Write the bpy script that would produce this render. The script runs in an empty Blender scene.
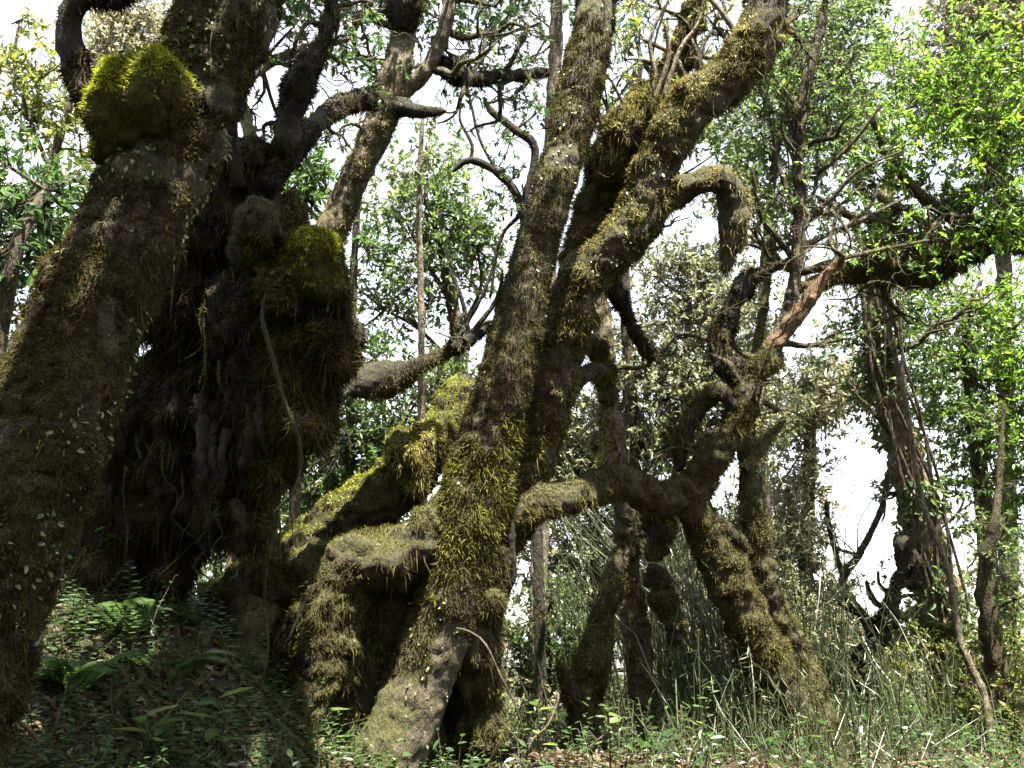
import bpy, math, random
import numpy as np

# ------------------------------------------------------------------ basics
SC = bpy.context.scene
COL = SC.collection
RNG = np.random.default_rng(7)
F = 995.0
PITCH = math.radians(14)
CAM = np.array([0.0, 0.0, 1.6])
FW = np.array([0, math.cos(PITCH), math.sin(PITCH)])
UP = np.array([0, -math.sin(PITCH), math.cos(PITCH)])
RT = np.array([1.0, 0, 0])


def at(px, py, d):
    return CAM + d * (FW + (px - 512) / F * RT - (py - 384) / F * UP)


def rad(w, d):
    return w * d / F * 0.5


def norm(a):
    return a / (np.linalg.norm(a, axis=-1, keepdims=True) + 1e-9)


def _h(ix, iy, iz, s):
    n = (ix * 73856093) ^ (iy * 19349663) ^ (iz * 83492791) ^ (s * 2654435)
    n = n & 0x7fffffff
    n = ((n >> 13) ^ n) & 0x7fffffff
    n = (n * ((n * n * 15731 + 789221) & 0x7fffffff) + 1376312589) & 0x7fffffff
    return n / 1073741824.0 - 1.0


def vnoise(P, s=0):
    P = np.asarray(P, float)
    f = np.floor(P)
    i = f.astype(np.int64)
    t = P - f
    t = t * t * (3 - 2 * t)
    r = 0
    for a in (0, 1):
        wx = t[:, 0] if a else 1 - t[:, 0]
        for b in (0, 1):
            wy = t[:, 1] if b else 1 - t[:, 1]
            for c in (0, 1):
                wz = t[:, 2] if c else 1 - t[:, 2]
                r = r + wx * wy * wz * _h(i[:, 0] + a, i[:, 1] + b, i[:, 2] + c, s)
    return r


def fbm(P, s=0, o=3):
    r, a = 0, 1.0
    for k in range(o):
        r = r + a * vnoise(P * (2.03 ** k) + 17.3 * k, s + k)
        a *= 0.5
    return r


def ss(a, b, x):
    t = np.clip((x - a) / (b - a), 0, 1)
    return t * t * (3 - 2 * t)


# ------------------------------------------------------------------ terrain
def H(x, y):
    x = np.asarray(x, float)
    y = np.asarray(y, float)
    h = 0.85 * ss(0.8, 4.8, y)
    h = h + 0.95 * ss(-0.45, -1.9, x) * ss(1.4, 5.0, y)
    h = h + 0.22 * np.maximum(0, -x - 2.0) * ss(0.5, 4, y) * (1 - ss(12, 26, -x))
    h = h - 0.06 * np.maximum(0, x - 2.0) * ss(2, 6, y) * (1 - ss(6, 30, x))
    d = np.maximum(0, y - 7.6)
    h = h - 15 * (1 - np.exp(-(d * d) / (d + 3.0) / 26))
    h = h + 8 * ss(-1.5, -16, y)  # unseen rise behind the camera, added to block low sky light
    P = np.stack([x, y, 0 * x], -1).reshape(-1, 3)
    n = fbm(P * 0.9, 3, 3).reshape(x.shape) * 0.10 + fbm(P * 4.5, 9, 2).reshape(x.shape) * 0.03
    far = fbm(P * 0.02, 5, 3).reshape(x.shape) * 6 * ss(30, 120, np.hypot(x, y))
    return h + n * ss(0.3, 2.0, np.hypot(x, y)) + far


def ray_ground(px, py):
    d0 = 1.0
    for d in np.arange(1.2, 14, 0.06):
        p = at(px, py, d)
        if p[2] < float(H(p[0], p[1])):
            return p
    return at(px, py, 8)


# ------------------------------------------------------------------ mesh building
class MB:
    def __init__(self):
        self.v, self.f, self.n = [], [], 0

    def add(self, V, Fc, mat=0):
        V = np.asarray(V, float)
        Fc = np.asarray(Fc, np.int64)
        self.v.append(V)
        self.f.append((Fc + self.n, mat))
        self.n += len(V)

    def build(self, name, mats, parent=None, smooth=True):
        loc, q = np.zeros(3), parent
        while q is not None:
            loc = loc + np.array(q.location)
            q = q.parent
        V = (np.concatenate(self.v) - loc).astype(np.float32)
        me = bpy.data.meshes.new(name)
        loops = np.concatenate([f.ravel() for f, m in self.f]).astype(np.int32)
        tot = np.concatenate([np.full(len(f), f.shape[1]) for f, m in self.f])
        mi = np.concatenate([np.full(len(f), m) for f, m in self.f]).astype(np.int32)
        st = np.concatenate([[0], np.cumsum(tot)[:-1]]).astype(np.int32)
        me.vertices.add(len(V))
        me.vertices.foreach_set('co', V.ravel())
        me.loops.add(len(loops))
        me.loops.foreach_set('vertex_index', loops)
        me.polygons.add(len(tot))
        me.polygons.foreach_set('loop_start', st)
        me.polygons.foreach_set('material_index', mi)
        me.polygons.foreach_set('use_smooth', np.full(len(tot), smooth))
        for m in mats:
            me.materials.append(M[m])
        me.update(calc_edges=True)
        o = bpy.data.objects.new(name, me)
        COL.objects.link(o)
        if parent is not None:
            o.parent = parent
        return o


def spline(pts, step):
    P = np.asarray(pts, float)
    if len(P) == 2:
        P = np.stack([P[0], 0.5 * (P[0] + P[1]), P[1]])
    Q = np.concatenate([[2 * P[0] - P[1]], P, [2 * P[-1] - P[-2]]])
    out = []
    for i in range(1, len(Q) - 2):
        L = np.linalg.norm(Q[i + 1, :3] - Q[i, :3])
        n = max(2, int(L / step))
        t = np.linspace(0, 1, n, endpoint=False)[:, None]
        a, b, c, d = Q[i - 1], Q[i], Q[i + 1], Q[i + 2]
        out.append(0.5 * (2 * b + (c - a) * t + (2 * a - 5 * b + 4 * c - d) * t ** 2 + (3 * b - a - 3 * c + d) * t ** 3))
    out.append(Q[-2][None])
    return np.concatenate(out)


def tube(pts, step=0.02, seg=None, lump=0.18, fine=0.006, seed=0, taper_end=True, res=0.014):
    """lumpy tapering tube; returns V, quads, normals"""
    S = spline(pts, step)
    C, R = S[:, :3], np.maximum(S[:, 3], 0.002)
    T = norm(np.gradient(C, axis=0))
    if seg is None:
        seg = int(np.clip(2 * math.pi * R.max() / res, 7, 72))
    n = len(C)
    U = np.zeros((n, 3))
    u = np.cross(T[0], [0.3, 1, 0.2])
    u /= np.linalg.norm(u)
    for i in range(n):
        u = u - T[i] * np.dot(u, T[i])
        u = u / (np.linalg.norm(u) + 1e-9)
        U[i] = u
    W = np.cross(T, U)
    a = np.linspace(0, 2 * math.pi, seg, endpoint=False)
    N = U[:, None] * np.cos(a)[None, :, None] + W[:, None] * np.sin(a)[None, :, None]
    Rr = R[:, None, None]
    V = C[:, None] + N * Rr
    Vf = V.reshape(-1, 3)
    Rf = np.repeat(R, seg)
    if lump:
        k = 1.0 / np.maximum(R.mean() * 1.3, 0.02)
        disp = fbm(Vf * k, seed, 3) * lump * Rf
        if fine:
            sc = np.minimum(1, Rf / .06)
            disp = disp + fbm(Vf * 38, seed + 5, 2) * fine * sc + np.abs(fbm(Vf * 13, seed + 6, 2)) * fine * 2.6 * sc
        Vf = Vf + N.reshape(-1, 3) * disp[:, None]
    V = Vf.copy()
    if taper_end:
        V[-seg:] = C[-1] + (V[-seg:] - C[-1]) * 0.25
    i = np.arange(n - 1)[:, None] * seg
    j = np.arange(seg)[None]
    j2 = (j + 1) % seg
    Q = np.stack([i + j, i + j2, i + seg + j2, i + seg + j], -1).reshape(-1, 4)
    return V, Q, N.reshape(-1, 3)


def px_pts(pts):
    """(px, py, depth, width in px) -> (x, y, z, radius)"""
    return [tuple(at(a, b, d)) + (rad(w, d) * .9,) for a, b, d, w in pts]


def surf_sample(V, Q, n, seed=0):
    r = np.random.default_rng(seed)
    A, B, C, D = (V[Q[:, k]] for k in range(4))
    nn = np.cross(C - A, D - B)
    ar = np.linalg.norm(nn, axis=1)
    idx = r.choice(len(Q), n, p=ar / ar.sum())
    u, v = r.random((2, n, 1))
    P = (A[idx] * (1 - u) + B[idx] * u) * (1 - v) + (D[idx] * (1 - u) + C[idx] * u) * v
    return P, norm(nn[idx]), ar.sum() * 0.5


def area(V, Q):
    A, B, C, D = (V[Q[:, k]] for k in range(4))
    return np.linalg.norm(np.cross(C - A, D - B), axis=1).sum() * 0.5


def strands(P, N, L, W, grav=0.6, rnd=0.6, seed=0, out=0.7):
    r = np.random.default_rng(seed)
    n = len(P)
    D = norm(N * out + r.normal(0, rnd, (n, 3)) + np.array([0, 0, -grav * .55]))
    S = norm(np.cross(D, r.normal(0, 1, (n, 3))))
    L = L[:, None] * (0.5 + r.random((n, 1)))
    W = W * (0.6 + 0.8 * r.random((n, 1)))
    mid = P + D * L * 0.55
    tip = P + D * L + np.array([0, 0, -1.0]) * L * 0.28 * grav + r.normal(0, .28, (n, 3)) * L
    P0 = P - N * 0.004
    V = np.stack([P0 - S * W * .5, P0 + S * W * .5, mid + S * W * .42, tip, mid - S * W * .42], 1).reshape(-1, 3)
    b = np.arange(n)[:, None] * 5
    return V, b + np.array([[0, 1, 2, 4]]), b + np.array([[4, 2, 3]])


def fuzz(mb, V, Q, dens, L, W=0.006, mat=1, grav=0.6, seed=0, thr=-0.25, hang=0.0, hangL=0.09, rnd=0.6):
    """short moss shoots all over a surface, plus longer hanging wisps from its underside"""
    n = int(area(V, Q) * dens * 2.1)
    if n < 3:
        return
    L, W, hangL, rnd, hang = L * .62, W * .72, hangL * .55, rnd * 1.35, hang * .5
    P, N, _ = surf_sample(V, Q, n, seed)
    k = fbm(P * 7, seed + 3, 2) > thr
    P, N = P[k], N[k]
    Ls = np.full(len(P), L) * (1 + 0.8 * np.clip(fbm(P * 5, seed + 8, 2), -0.6, 1))
    v, q, t = strands(P, N, Ls, W, grav, rnd, seed + 1)
    mb.add(v, q, mat)
    mb.f.append((t + mb.n - len(v), mat))
    if hang:
        n = int(area(V, Q) * dens * hang)
        P, N, _ = surf_sample(V, Q, n, seed + 11)
        k = (fbm(P * 9, seed + 13, 2) > 0.15) & (N[:, 2] < 0.2)
        P, N = P[k], N[k]
        if len(P):
            Ls = np.full(len(P), hangL) * (0.4 + 0.9 * np.random.default_rng(seed).random(len(P)))
            v, q, t = strands(P, N, Ls, W * 1.1, 2.2, 0.35, seed + 17, 0.5)
            mb.add(v, q, mat)
            mb.f.append((t + mb.n - len(v), mat))


def leafgeo(mb, P, D, N, L, W, mat=0, fold=0.25, droop=0.12):
    n = len(P)
    if n == 0:
        return
    D = norm(D)
    S = norm(np.cross(D, N))
    N = np.cross(S, D)
    L = L.reshape(-1, 1)
    W = W.reshape(-1, 1)
    z = np.array([0, 0, -1.0])
    b = P
    l1 = P + D * L * .30 + S * W * .46 + N * fold * W + z * L * droop * .30
    l2 = P + D * L * .66 + S * W * .42 + N * fold * W + z * L * droop * .66
    tp = P + D * L + z * L * droop
    r2 = P + D * L * .66 - S * W * .42 + N * fold * W + z * L * droop * .66
    r1 = P + D * L * .30 - S * W * .46 + N * fold * W + z * L * droop * .30
    V = np.stack([b, l1, l2, tp, r2, r1], 1).reshape(-1, 3)
    k = np.arange(n)[:, None] * 6
    mb.add(V, np.concatenate([k + [[0, 3, 2, 1]], k + [[0, 5, 4, 3]]]), mat)


def twigs(mb, A, B, ra, rb, mat=1, bend=0.12, seed=0):
    n = len(A)
    if n == 0:
        return
    r = np.random.default_rng(seed)
    D = B - A
    L = np.linalg.norm(D, axis=1, keepdims=True)
    T = norm(D)
    U = norm(np.cross(T, r.normal(0, 1, (n, 3))))
    W = np.cross(T, U)
    mid = (A + B) / 2 + r.normal(0, 1, (n, 3)) * L * bend
    rings = []
    for c, rr in ((A, ra), (mid, (ra + rb) / 2), (B, rb)):
        rr = np.broadcast_to(np.asarray(rr, float).reshape(-1, 1), (n, 1))
        for k in range(3):
            a = k * 2.0944
            rings.append(c + (U * math.cos(a) + W * math.sin(a)) * rr)
    V = np.stack(rings, 1).reshape(-1, 3)
    q = []
    for s in (0, 3):
        for k in range(3):
            q.append([s + k, s + (k + 1) % 3, s + 3 + (k + 1) % 3, s + 3 + k])
    q = np.array(q)
    b = (np.arange(n) * 9)[:, None, None]
    mb.add(V, (b + q[None]).reshape(-1, 4), mat)


def crown_blob(mb, c, R, nleaf, L, seed, anchor=None, gap=-0.1, wr=0.42, mat=0, wood=1, up=0.5, per=8, shell=0.45, limb=0.02, leafdroop=0.15):
    """boughs, twigs and leaves filling an uneven ellipsoid round c"""
    r = np.random.default_rng(seed)
    c = np.asarray(c, float)
    R = np.asarray(R, float) * np.ones(3)
    K = int(np.clip(6 + R.mean() * 6, 6, 22))
    sub = norm(r.normal(0, 1, (K, 3))) * (0.25 + 0.5 * r.random((K, 1))) * R + c
    if anchor is not None:
        anchor = np.asarray(anchor, float)
        m = (anchor + c) / 2 + r.normal(0, 0.08, 3) * np.linalg.norm(c - anchor)
        V, Q, N = tube([tuple(anchor) + (limb,), tuple(m) + (limb * .75,), tuple(c) + (limb * .5,)], 0.07, 6, 0.15, 0)
        mb.add(V, Q, wood)
    twigs(mb, np.repeat(c[None], K, 0), sub, limb * .5, limb * .28, wood, .14, seed + 1)
    n = max(3, int(nleaf / per))
    P = norm(r.normal(0, 1, (n * 3, 3))) * (r.random((n * 3, 1)) ** shell)
    P = P * (1 + 0.28 * fbm(P * 1.7 + seed, seed, 2)[:, None]) * R + c
    k = fbm(P * (1.6 / max(R.mean(), .15)) + seed * 1.7, seed + 2, 2) > gap
    P = P[k][:n]
    n = len(P)
    if n == 0:
        return
    d2 = ((P[:, None] - sub[None]) ** 2).sum(-1)
    B = sub[d2.argmin(1)]
    st = B + (P - B) * 0.1
    twigs(mb, st, P, max(limb * .18, .0022), .0016, wood, .12, seed + 3)
    out = norm(P - B + r.normal(0, .05, (n, 3)) + 1e-4)
    PP = np.repeat(P, per, 0)
    dd = np.repeat(out, per, 0)
    k = n * per
    ang = r.normal(0, 1, (k, 3))
    D = norm(dd * .7 + norm(ang) * 1.0 + np.array([0, 0, .1]))
    back = r.random((k, 1)) * L * 1.6
    PP = PP - dd * back
    Nn = norm(r.normal(0, .55, (k, 3)) + np.array([0, 0, up]))
    Ls = L * (0.55 + 0.75 * r.random(k))
    leafgeo(mb, PP, D, Nn, Ls, Ls * wr * (0.8 + .4 * r.random(k)), mat, 0.18, leafdroop)


# ------------------------------------------------------------------ materials
M = {}


def new_mat(name):
    m = bpy.data.materials.new(name)
    m.use_nodes = True
    nt = m.node_tree
    nt.nodes.clear()
    M[name] = m
    return nt, (lambda t, **k: _nd(nt, t, **k)), nt.links.new


def _nd(nt, t, **k):
    n = nt.nodes.new(t)
    for a, v in k.items():
        if a.startswith('i_'):
            n.inputs[a[2:].replace('_', ' ')].default_value = v
        else:
            setattr(n, a, v)
    return n


def ramp(nd, stops):
    r = nd('ShaderNodeValToRGB')
    e = r.color_ramp.elements
    while len(e) < len(stops):
        e.new(0.5)
    for el, (p, c) in zip(e, stops):
        el.position = p
        el.color = tuple(c) + (1,)
    return r


def leaf_mat(name, cols, trans, rough=0.36, tmix=0.48):
    nt, nd, ln = new_mat(name)
    g = nd('ShaderNodeNewGeometry')
    rp = ramp(nd, [(i / (len(cols) - 1), c) for i, c in enumerate(cols)])
    ln(g.outputs['Random Per Island'], rp.inputs[0])
    p = nd('ShaderNodeBsdfPrincipled')
    p.inputs['Roughness'].default_value = rough
    p.inputs['Specular IOR Level'].default_value = 0.5
    ln(rp.outputs[0], p.inputs['Base Color'])
    t = nd('ShaderNodeBsdfTranslucent')
    mx = nd('ShaderNodeMixRGB', blend_type='MULTIPLY')
    mx.inputs[0].default_value = 0.0
    hs = nd('ShaderNodeHueSaturation')
    hs.inputs['Hue'].default_value = trans[0]
    hs.inputs['Saturation'].default_value = trans[1]
    hs.inputs['Value'].default_value = trans[2]
    ln(rp.outputs[0], hs.inputs['Color'])
    ln(hs.outputs[0], t.inputs['Color'])
    mix = nd('ShaderNodeMixShader')
    mix.inputs[0].default_value = tmix
    ln(p.outputs[0], mix.inputs[1])
    ln(t.outputs[0], mix.inputs[2])
    o = nd('ShaderNodeOutputMaterial')
    ln(mix.outputs[0], o.inputs[0])
    nt.nodes.remove(mx)


leaf_mat('leaf_dark', [(.018, .040, .012), (.030, .062, .016), (.045, .085, .022)], (.485, 1.05, 2.2))
leaf_mat('leaf_mid', [(.028, .055, .016), (.046, .082, .022), (.080, .105, .032)], (.485, 1.05, 2.2))
leaf_mat('leaf_bright', [(.035, .075, .013), (.052, .110, .016), (.095, .138, .024)], (.485, 1.1, 2.6), .4, .5)
leaf_mat('leaf_grey', [(.075, .100, .042), (.125, .145, .062), (.20, .195, .095)], (.48, .9, 1.9), .33, .4)
leaf_mat('leaf_pale', [(.11, .125, .055), (.17, .17, .08), (.24, .215, .11)], (.48, .9, 1.7), .4, .42)
leaf_mat('leaf_yellow', [(.050, .080, .018), (.080, .105, .022), (.130, .125, .028)], (.485, 1.1, 2.2), .4, .5)
leaf_mat('leaf_dry', [(.022, .014, .008), (.050, .031, .017), (.11, .072, .040), (.038, .020, .011)], (.5, .9, 1.3), .5, .15)
leaf_mat('grass_stem', [(.022, .034, .012), (.036, .046, .016), (.066, .068, .030)], (.49, .95, 1.5), .4, .3)


def moss_mat(name, cols, tr=0.25, scale=6.0):
    """moss shoots: colour drifts in patches along the tree and from shoot to shoot"""
    nt, nd, ln = new_mat(name)
    tc = nd('ShaderNodeTexCoord')
    nz = nd('ShaderNodeTexNoise')
    nz.inputs['Scale'].default_value = scale
    nz.inputs['Detail'].default_value = 3
    ln(tc.outputs['Object'], nz.inputs['Vector'])
    g = nd('ShaderNodeNewGeometry')
    m1 = nd('ShaderNodeMath', operation='MULTIPLY_ADD')
    ln(g.outputs['Random Per Island'], m1.inputs[0])
    m1.inputs[1].default_value = 0.45
    m2 = nd('ShaderNodeMath', operation='MULTIPLY_ADD')
    ln(nz.outputs['Fac'], m2.inputs[0])
    m2.inputs[1].default_value = 1.7
    m2.inputs[2].default_value = -0.62
    ln(m2.outputs[0], m1.inputs[2])
    rp = ramp(nd, [(i / (len(cols) - 1), c) for i, c in enumerate(cols)])
    ln(m1.outputs[0], rp.inputs[0])
    d = nd('ShaderNodeBsdfDiffuse')
    ln(rp.outputs[0], d.inputs['Color'])
    t = nd('ShaderNodeBsdfTranslucent')
    ln(rp.outputs[0], t.inputs['Color'])
    mx = nd('ShaderNodeMixShader')
    mx.inputs[0].default_value = tr
    ln(d.outputs[0], mx.inputs[1])
    ln(t.outputs[0], mx.inputs[2])
    o = nd('ShaderNodeOutputMaterial')
    ln(mx.outputs[0], o.inputs[0])


moss_mat('moss_olive', [(.016, .012, .007), (.038, .030, .014), (.055, .050, .016), (.085, .085, .020)], .3, 9)
moss_mat('moss_brown', [(.024, .017, .008), (.056, .045, .016), (.096, .086, .026), (.15, .145, .038)], .3)
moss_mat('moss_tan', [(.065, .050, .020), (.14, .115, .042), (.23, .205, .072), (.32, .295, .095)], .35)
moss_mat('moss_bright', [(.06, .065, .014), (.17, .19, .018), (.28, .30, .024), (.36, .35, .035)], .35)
moss_mat('moss_green', [(.028, .028, .009), (.058, .058, .012), (.095, .096, .016), (.15, .145, .022)], .3)
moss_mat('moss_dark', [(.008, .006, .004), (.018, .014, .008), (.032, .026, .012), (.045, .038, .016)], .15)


def bark_mat(name, a, b, c, mossc, moss_amt=0.5, lichen=0.5):
    nt, nd, ln = new_mat(name)
    tc = nd('ShaderNodeTexCoord')

    def noise(s, det=5, stretch=None):
        n = nd('ShaderNodeTexNoise')
        n.inputs['Scale'].default_value = s
        n.inputs['Detail'].default_value = det
        n.inputs['Roughness'].default_value = .65
        if stretch:
            mp = nd('ShaderNodeMapping')
            mp.inputs['Scale'].default_value = stretch
            ln(tc.outputs['Object'], mp.inputs[0])
            ln(mp.outputs[0], n.inputs['Vector'])
        else:
            ln(tc.outputs['Object'], n.inputs['Vector'])
        return n
    n1 = noise(26, 9, (1, 1, .5))
    rp = ramp(nd, [(.36, a), (.5, b), (.64, c)])
    ln(n1.outputs['Fac'], rp.inputs[0])
    # moss film
    n2 = noise(7, 9)
    g = nd('ShaderNodeNewGeometry')
    sx = nd('ShaderNodeSeparateXYZ')
    ln(g.outputs['Normal'], sx.inputs[0])
    ma = nd('ShaderNodeMath', operation='MULTIPLY_ADD')
    ln(sx.outputs['Z'], ma.inputs[0])
    ma.inputs[1].default_value = .22
    ln(n2.outputs['Fac'], ma.inputs[2])
    mr = nd('ShaderNodeMapRange')
    mr.inputs['From Min'].default_value = .62 - .3 * moss_amt
    mr.inputs['From Max'].default_value = .74 - .3 * moss_amt
    ln(ma.outputs[0], mr.inputs['Value'])
    mx = nd('ShaderNodeMixRGB')
    ln(mr.outputs[0], mx.inputs[0])
    ln(rp.outputs[0], mx.inputs[1])
    n4 = noise(60, 3)
    rm = ramp(nd, [(.3, tuple(.4 * x for x in mossc)), (.7, mossc)])
    ln(n4.outputs['Fac'], rm.inputs[0])
    ln(rm.outputs[0], mx.inputs[2])
    # lichen flecks
    n3 = noise(22, 3)
    ml = nd('ShaderNodeMapRange')
    ml.inputs['From Min'].default_value = .70 - .06 * lichen
    ml.inputs['From Max'].default_value = .74 - .06 * lichen
    ln(n3.outputs['Fac'], ml.inputs['Value'])
    m3 = nd('ShaderNodeMixRGB')
    ln(ml.outputs[0], m3.inputs[0])
    ln(mx.outputs[0], m3.inputs[1])
    m3.inputs[2].default_value = (.15, .16, .12, 1)
    p = nd('ShaderNodeBsdfPrincipled')
    ln(m3.outputs[0], p.inputs['Base Color'])
    p.inputs['Roughness'].default_value = .85
    p.inputs['Specular IOR Level'].default_value = .25
    bp = nd('ShaderNodeBump')
    bp.inputs['Strength'].default_value = 1.0
    bp.inputs['Distance'].default_value = .03
    n5 = noise(45, 6, (1, 1, .5))
    ln(n5.outputs['Fac'], bp.inputs['Height'])
    ln(bp.outputs[0], p.inputs['Normal'])
    o = nd('ShaderNodeOutputMaterial')
    ln(p.outputs[0], o.inputs[0])


bark_mat('bark', (.022, .017, .010), (.050, .040, .024), (.088, .073, .046), (.058, .055, .016), .6, .6)
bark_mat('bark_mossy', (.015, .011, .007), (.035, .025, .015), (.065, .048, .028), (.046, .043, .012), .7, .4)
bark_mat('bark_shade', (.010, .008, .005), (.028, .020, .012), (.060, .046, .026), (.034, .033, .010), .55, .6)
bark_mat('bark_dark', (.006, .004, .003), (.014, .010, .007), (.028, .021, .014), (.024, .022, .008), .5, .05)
bark_mat('bark_pale', (.045, .034, .023), (.09, .07, .048), (.15, .125, .09), (.08, .072, .024), .35, .5)
bark_mat('wood_raw', (.035, .022, .013), (.085, .048, .026), (.15, .095, .058), (.08, .07, .02), .0, .0)
bark_mat('twig', (.02, .015, .01), (.045, .033, .022), (.09, .07, .048), (.05, .05, .02), .3, .5)
bark_mat('twig_pale', (.08, .06, .04), (.15, .12, .085), (.24, .2, .14), (.10, .10, .04), .2, .4)
bark_mat('soil', (.006, .004, .003), (.014, .010, .006), (.030, .020, .012), (.028, .034, .010), .25, .1)


# ------------------------------------------------------------------ things
def thing(name, label, cat, loc, group=None):
    o = bpy.data.objects.new(name, None)
    o.empty_display_size = .2
    o.location = tuple(float(x) for x in loc)
    o['label'] = label
    o['category'] = cat
    if group:
        o['group'] = group
    COL.objects.link(o)
    return o


def tag(o, label, cat, group=None):
    o['label'] = label
    o['category'] = cat
    if group:
        o['group'] = group
    return o


SEED = [100]


def sd():
    SEED[0] += 37
    return SEED[0]


def limb(parent, name, pts, mats, dens=5000, L=.022, W=.006, lump=.2, fine=.006, grav=.6, hang=0, hangL=.09, thr=-.25, res=.014, step=.02, extra=None, world=False, rnd=.6, mb=None):
    s = sd()
    own = mb is None
    mb = mb or MB()
    V, Q, N = tube(pts if world else px_pts(pts), step, None, lump, fine, s, True, res)
    mb.add(V, Q, 0)
    if dens:
        fuzz(mb, V, Q, dens, L, W, 1, grav, s, thr, hang, hangL, rnd)
    if extra:
        for (mi, dn, l, w, cond) in extra:
            n = int(area(V, Q) * dn * 1.6)
            P, Nn, _ = surf_sample(V, Q, n, s + 50 + mi)
            k = cond(P, Nn)
            P, Nn = P[k], Nn[k]
            if len(P):
                v, q, t = strands(P, Nn, np.full(len(P), l * .75), w * .75, .4, .8, s + 60 + mi)
                mb.add(v, q, mi)
                mb.f.append((t + mb.n - len(v), mi))
    if 'leaf_grey' in mats:                                   # small pale liverwort and lichen flakes on the bark
        n = int(area(V, Q) * 900)
        P, Nn, _ = surf_sample(V, Q, n, s + 70)
        k = fbm(P * 6, s + 71, 2) > .05
        P, Nn = P[k], Nn[k]
        r = np.random.default_rng(s)
        Lf = r.uniform(.008, .026, len(P))
        leafgeo(mb, P + Nn * .004, norm(r.normal(0, .6, P.shape) + [0, 0, -.5]), norm(Nn + r.normal(0, .5, P.shape)), Lf, Lf * .6, mats.index('leaf_grey'))
    return mb.build(name, mats, parent) if own else None


def lump_mesh(blobs, vox, seed, amp, freq, fine=.008):
    """one closed skin over overlapping lumps (x,y,z,rx,ry,rz)"""
    mb = MB()
    nu, nv = 20, 12
    u = np.linspace(0, 2 * math.pi, nu, endpoint=False)
    for (x, y, z, a, b, c) in blobs:
        w = np.linspace(0.06, math.pi - 0.06, nv)
        V = np.stack([np.outer(np.sin(w), np.cos(u)) * a + x, np.outer(np.sin(w), np.sin(u)) * b + y, np.repeat(np.cos(w)[:, None], nu, 1) * c + z], -1).reshape(-1, 3)
        i = np.arange(nv - 1)[:, None] * nu
        j = np.arange(nu)[None]
        Q = np.stack([i + j, i + nu + j, i + nu + (j + 1) % nu, i + (j + 1) % nu], -1).reshape(-1, 4)
        n0 = len(V)
        V = np.concatenate([V, [[x, y, z + c], [x, y, z - c]]])
        mb.add(V, Q, 0)
        o = mb.n - len(V)
        t = np.array([[o + n0, o + k, o + (k + 1) % nu] for k in range(nu)] + [[o + n0 + 1, o + (nv - 1) * nu + (k + 1) % nu, o + (nv - 1) * nu + k] for k in range(nu)])
        mb.f.append((t, 0))
    tmp = mb.build('lump', [], None)
    md = tmp.modifiers.new('r', 'REMESH')
    md.mode = 'VOXEL'
    md.voxel_size = vox
    sm = tmp.modifiers.new('s', 'SMOOTH')
    sm.iterations = 6
    dg = bpy.context.evaluated_depsgraph_get()
    me = bpy.data.meshes.new_from_object(tmp.evaluated_get(dg))
    n = len(me.vertices)
    V = np.zeros(n * 3, np.float32)
    me.vertices.foreach_get('co', V)
    V = V.reshape(-1, 3).astype(float)
    N = np.zeros(n * 3, np.float32)
    me.vertices.foreach_get('normal', N)
    N = N.reshape(-1, 3)
    idx = np.zeros(len(me.loops), np.int32)
    me.loops.foreach_get('vertex_index', idx)
    Q = idx.reshape(-1, 4)
    old = tmp.data
    bpy.data.objects.remove(tmp)
    bpy.data.meshes.remove(old)
    bpy.data.meshes.remove(me)
    V0 = V * np.array([1, 1, .45])
    d = fbm(V0 * freq, seed, 4) * amp + fbm(V * 40, seed + 9, 2) * fine + np.abs(fbm(V0 * freq * 2.6, seed + 4, 3)) * amp * .8
    return V + N * d[:, None], Q


def px_blobs(bl):
    out = []
    for b in bl:
        px, py, d, r = b[:4]
        sx = b[4] if len(b) > 4 else 1
        p = at(px, py, d)
        R = r * d / F
        out.append((p[0], p[1], p[2], R * sx, R * .95, R))
    return out


def clump(parent, name, blobs, mats, vox=.022, amp=.03, freq=8, dens=6000, L=.025, W=.006, grav=.7, hang=0, hangL=.1, extra=None, thr=-.4, world=False):
    s = sd()
    V, Q = lump_mesh(blobs if world else px_blobs(blobs), vox, s, amp, freq)
    mb = MB()
    mb.add(V, Q, 0)
    fuzz(mb, V, Q, dens, L, W, 1, grav, s, thr, hang, hangL)
    if extra:
        for (mi, dn, l, w, cond) in extra:
            n = int(area(V, Q) * dn * 1.6)
            P, Nn, _ = surf_sample(V, Q, n, s + 50 + mi)
            k = cond(P, Nn)
            P, Nn = P[k], Nn[k]
            if len(P):
                v, q, t = strands(P, Nn, np.full(len(P), l * .8), w * .85, .3, .8, s + 60 + mi)
                mb.add(v, q, mi)
                mb.f.append((t + mb.n - len(v), mi))
    return mb.build(name, mats, parent)


def crown(parent, blobs, mats, nper=1.0, L=.06, gap=-.1, wr=.42, anchors=None, up=.5, limbr=.02, world=False, squash=1.0, droop=.15, per=8, shell=.45, name='crown'):
    """blobs (px,py,depth,r px[,density])"""
    mb = MB()
    for b in blobs:
        dn = b[4] if len(b) > 4 else 1.0
        if world:
            c, R = np.array(b[:3]), b[3]
        else:
            c, R, dn = at(*b[:3]), 1.8 * b[3] * b[2] / F, dn * .48
        a = None
        if anchors is not None and len(anchors):
            A = np.array(anchors)[:, :3]
            a = A[((A - c) ** 2).sum(1).argmin()]
        n = int(dn * nper * 40 * (R / L) ** 2)
        crown_blob(mb, c, (R, R * .95, R * squash), n, L, sd(), a, gap, wr, 0, 1, up, per, shell, limbr, droop)
    return mb.build(name, mats, parent, smooth=False)


def base_of(pts):
    p = pts[0]
    return (p[0], p[1], float(H(p[0], p[1])))


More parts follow.
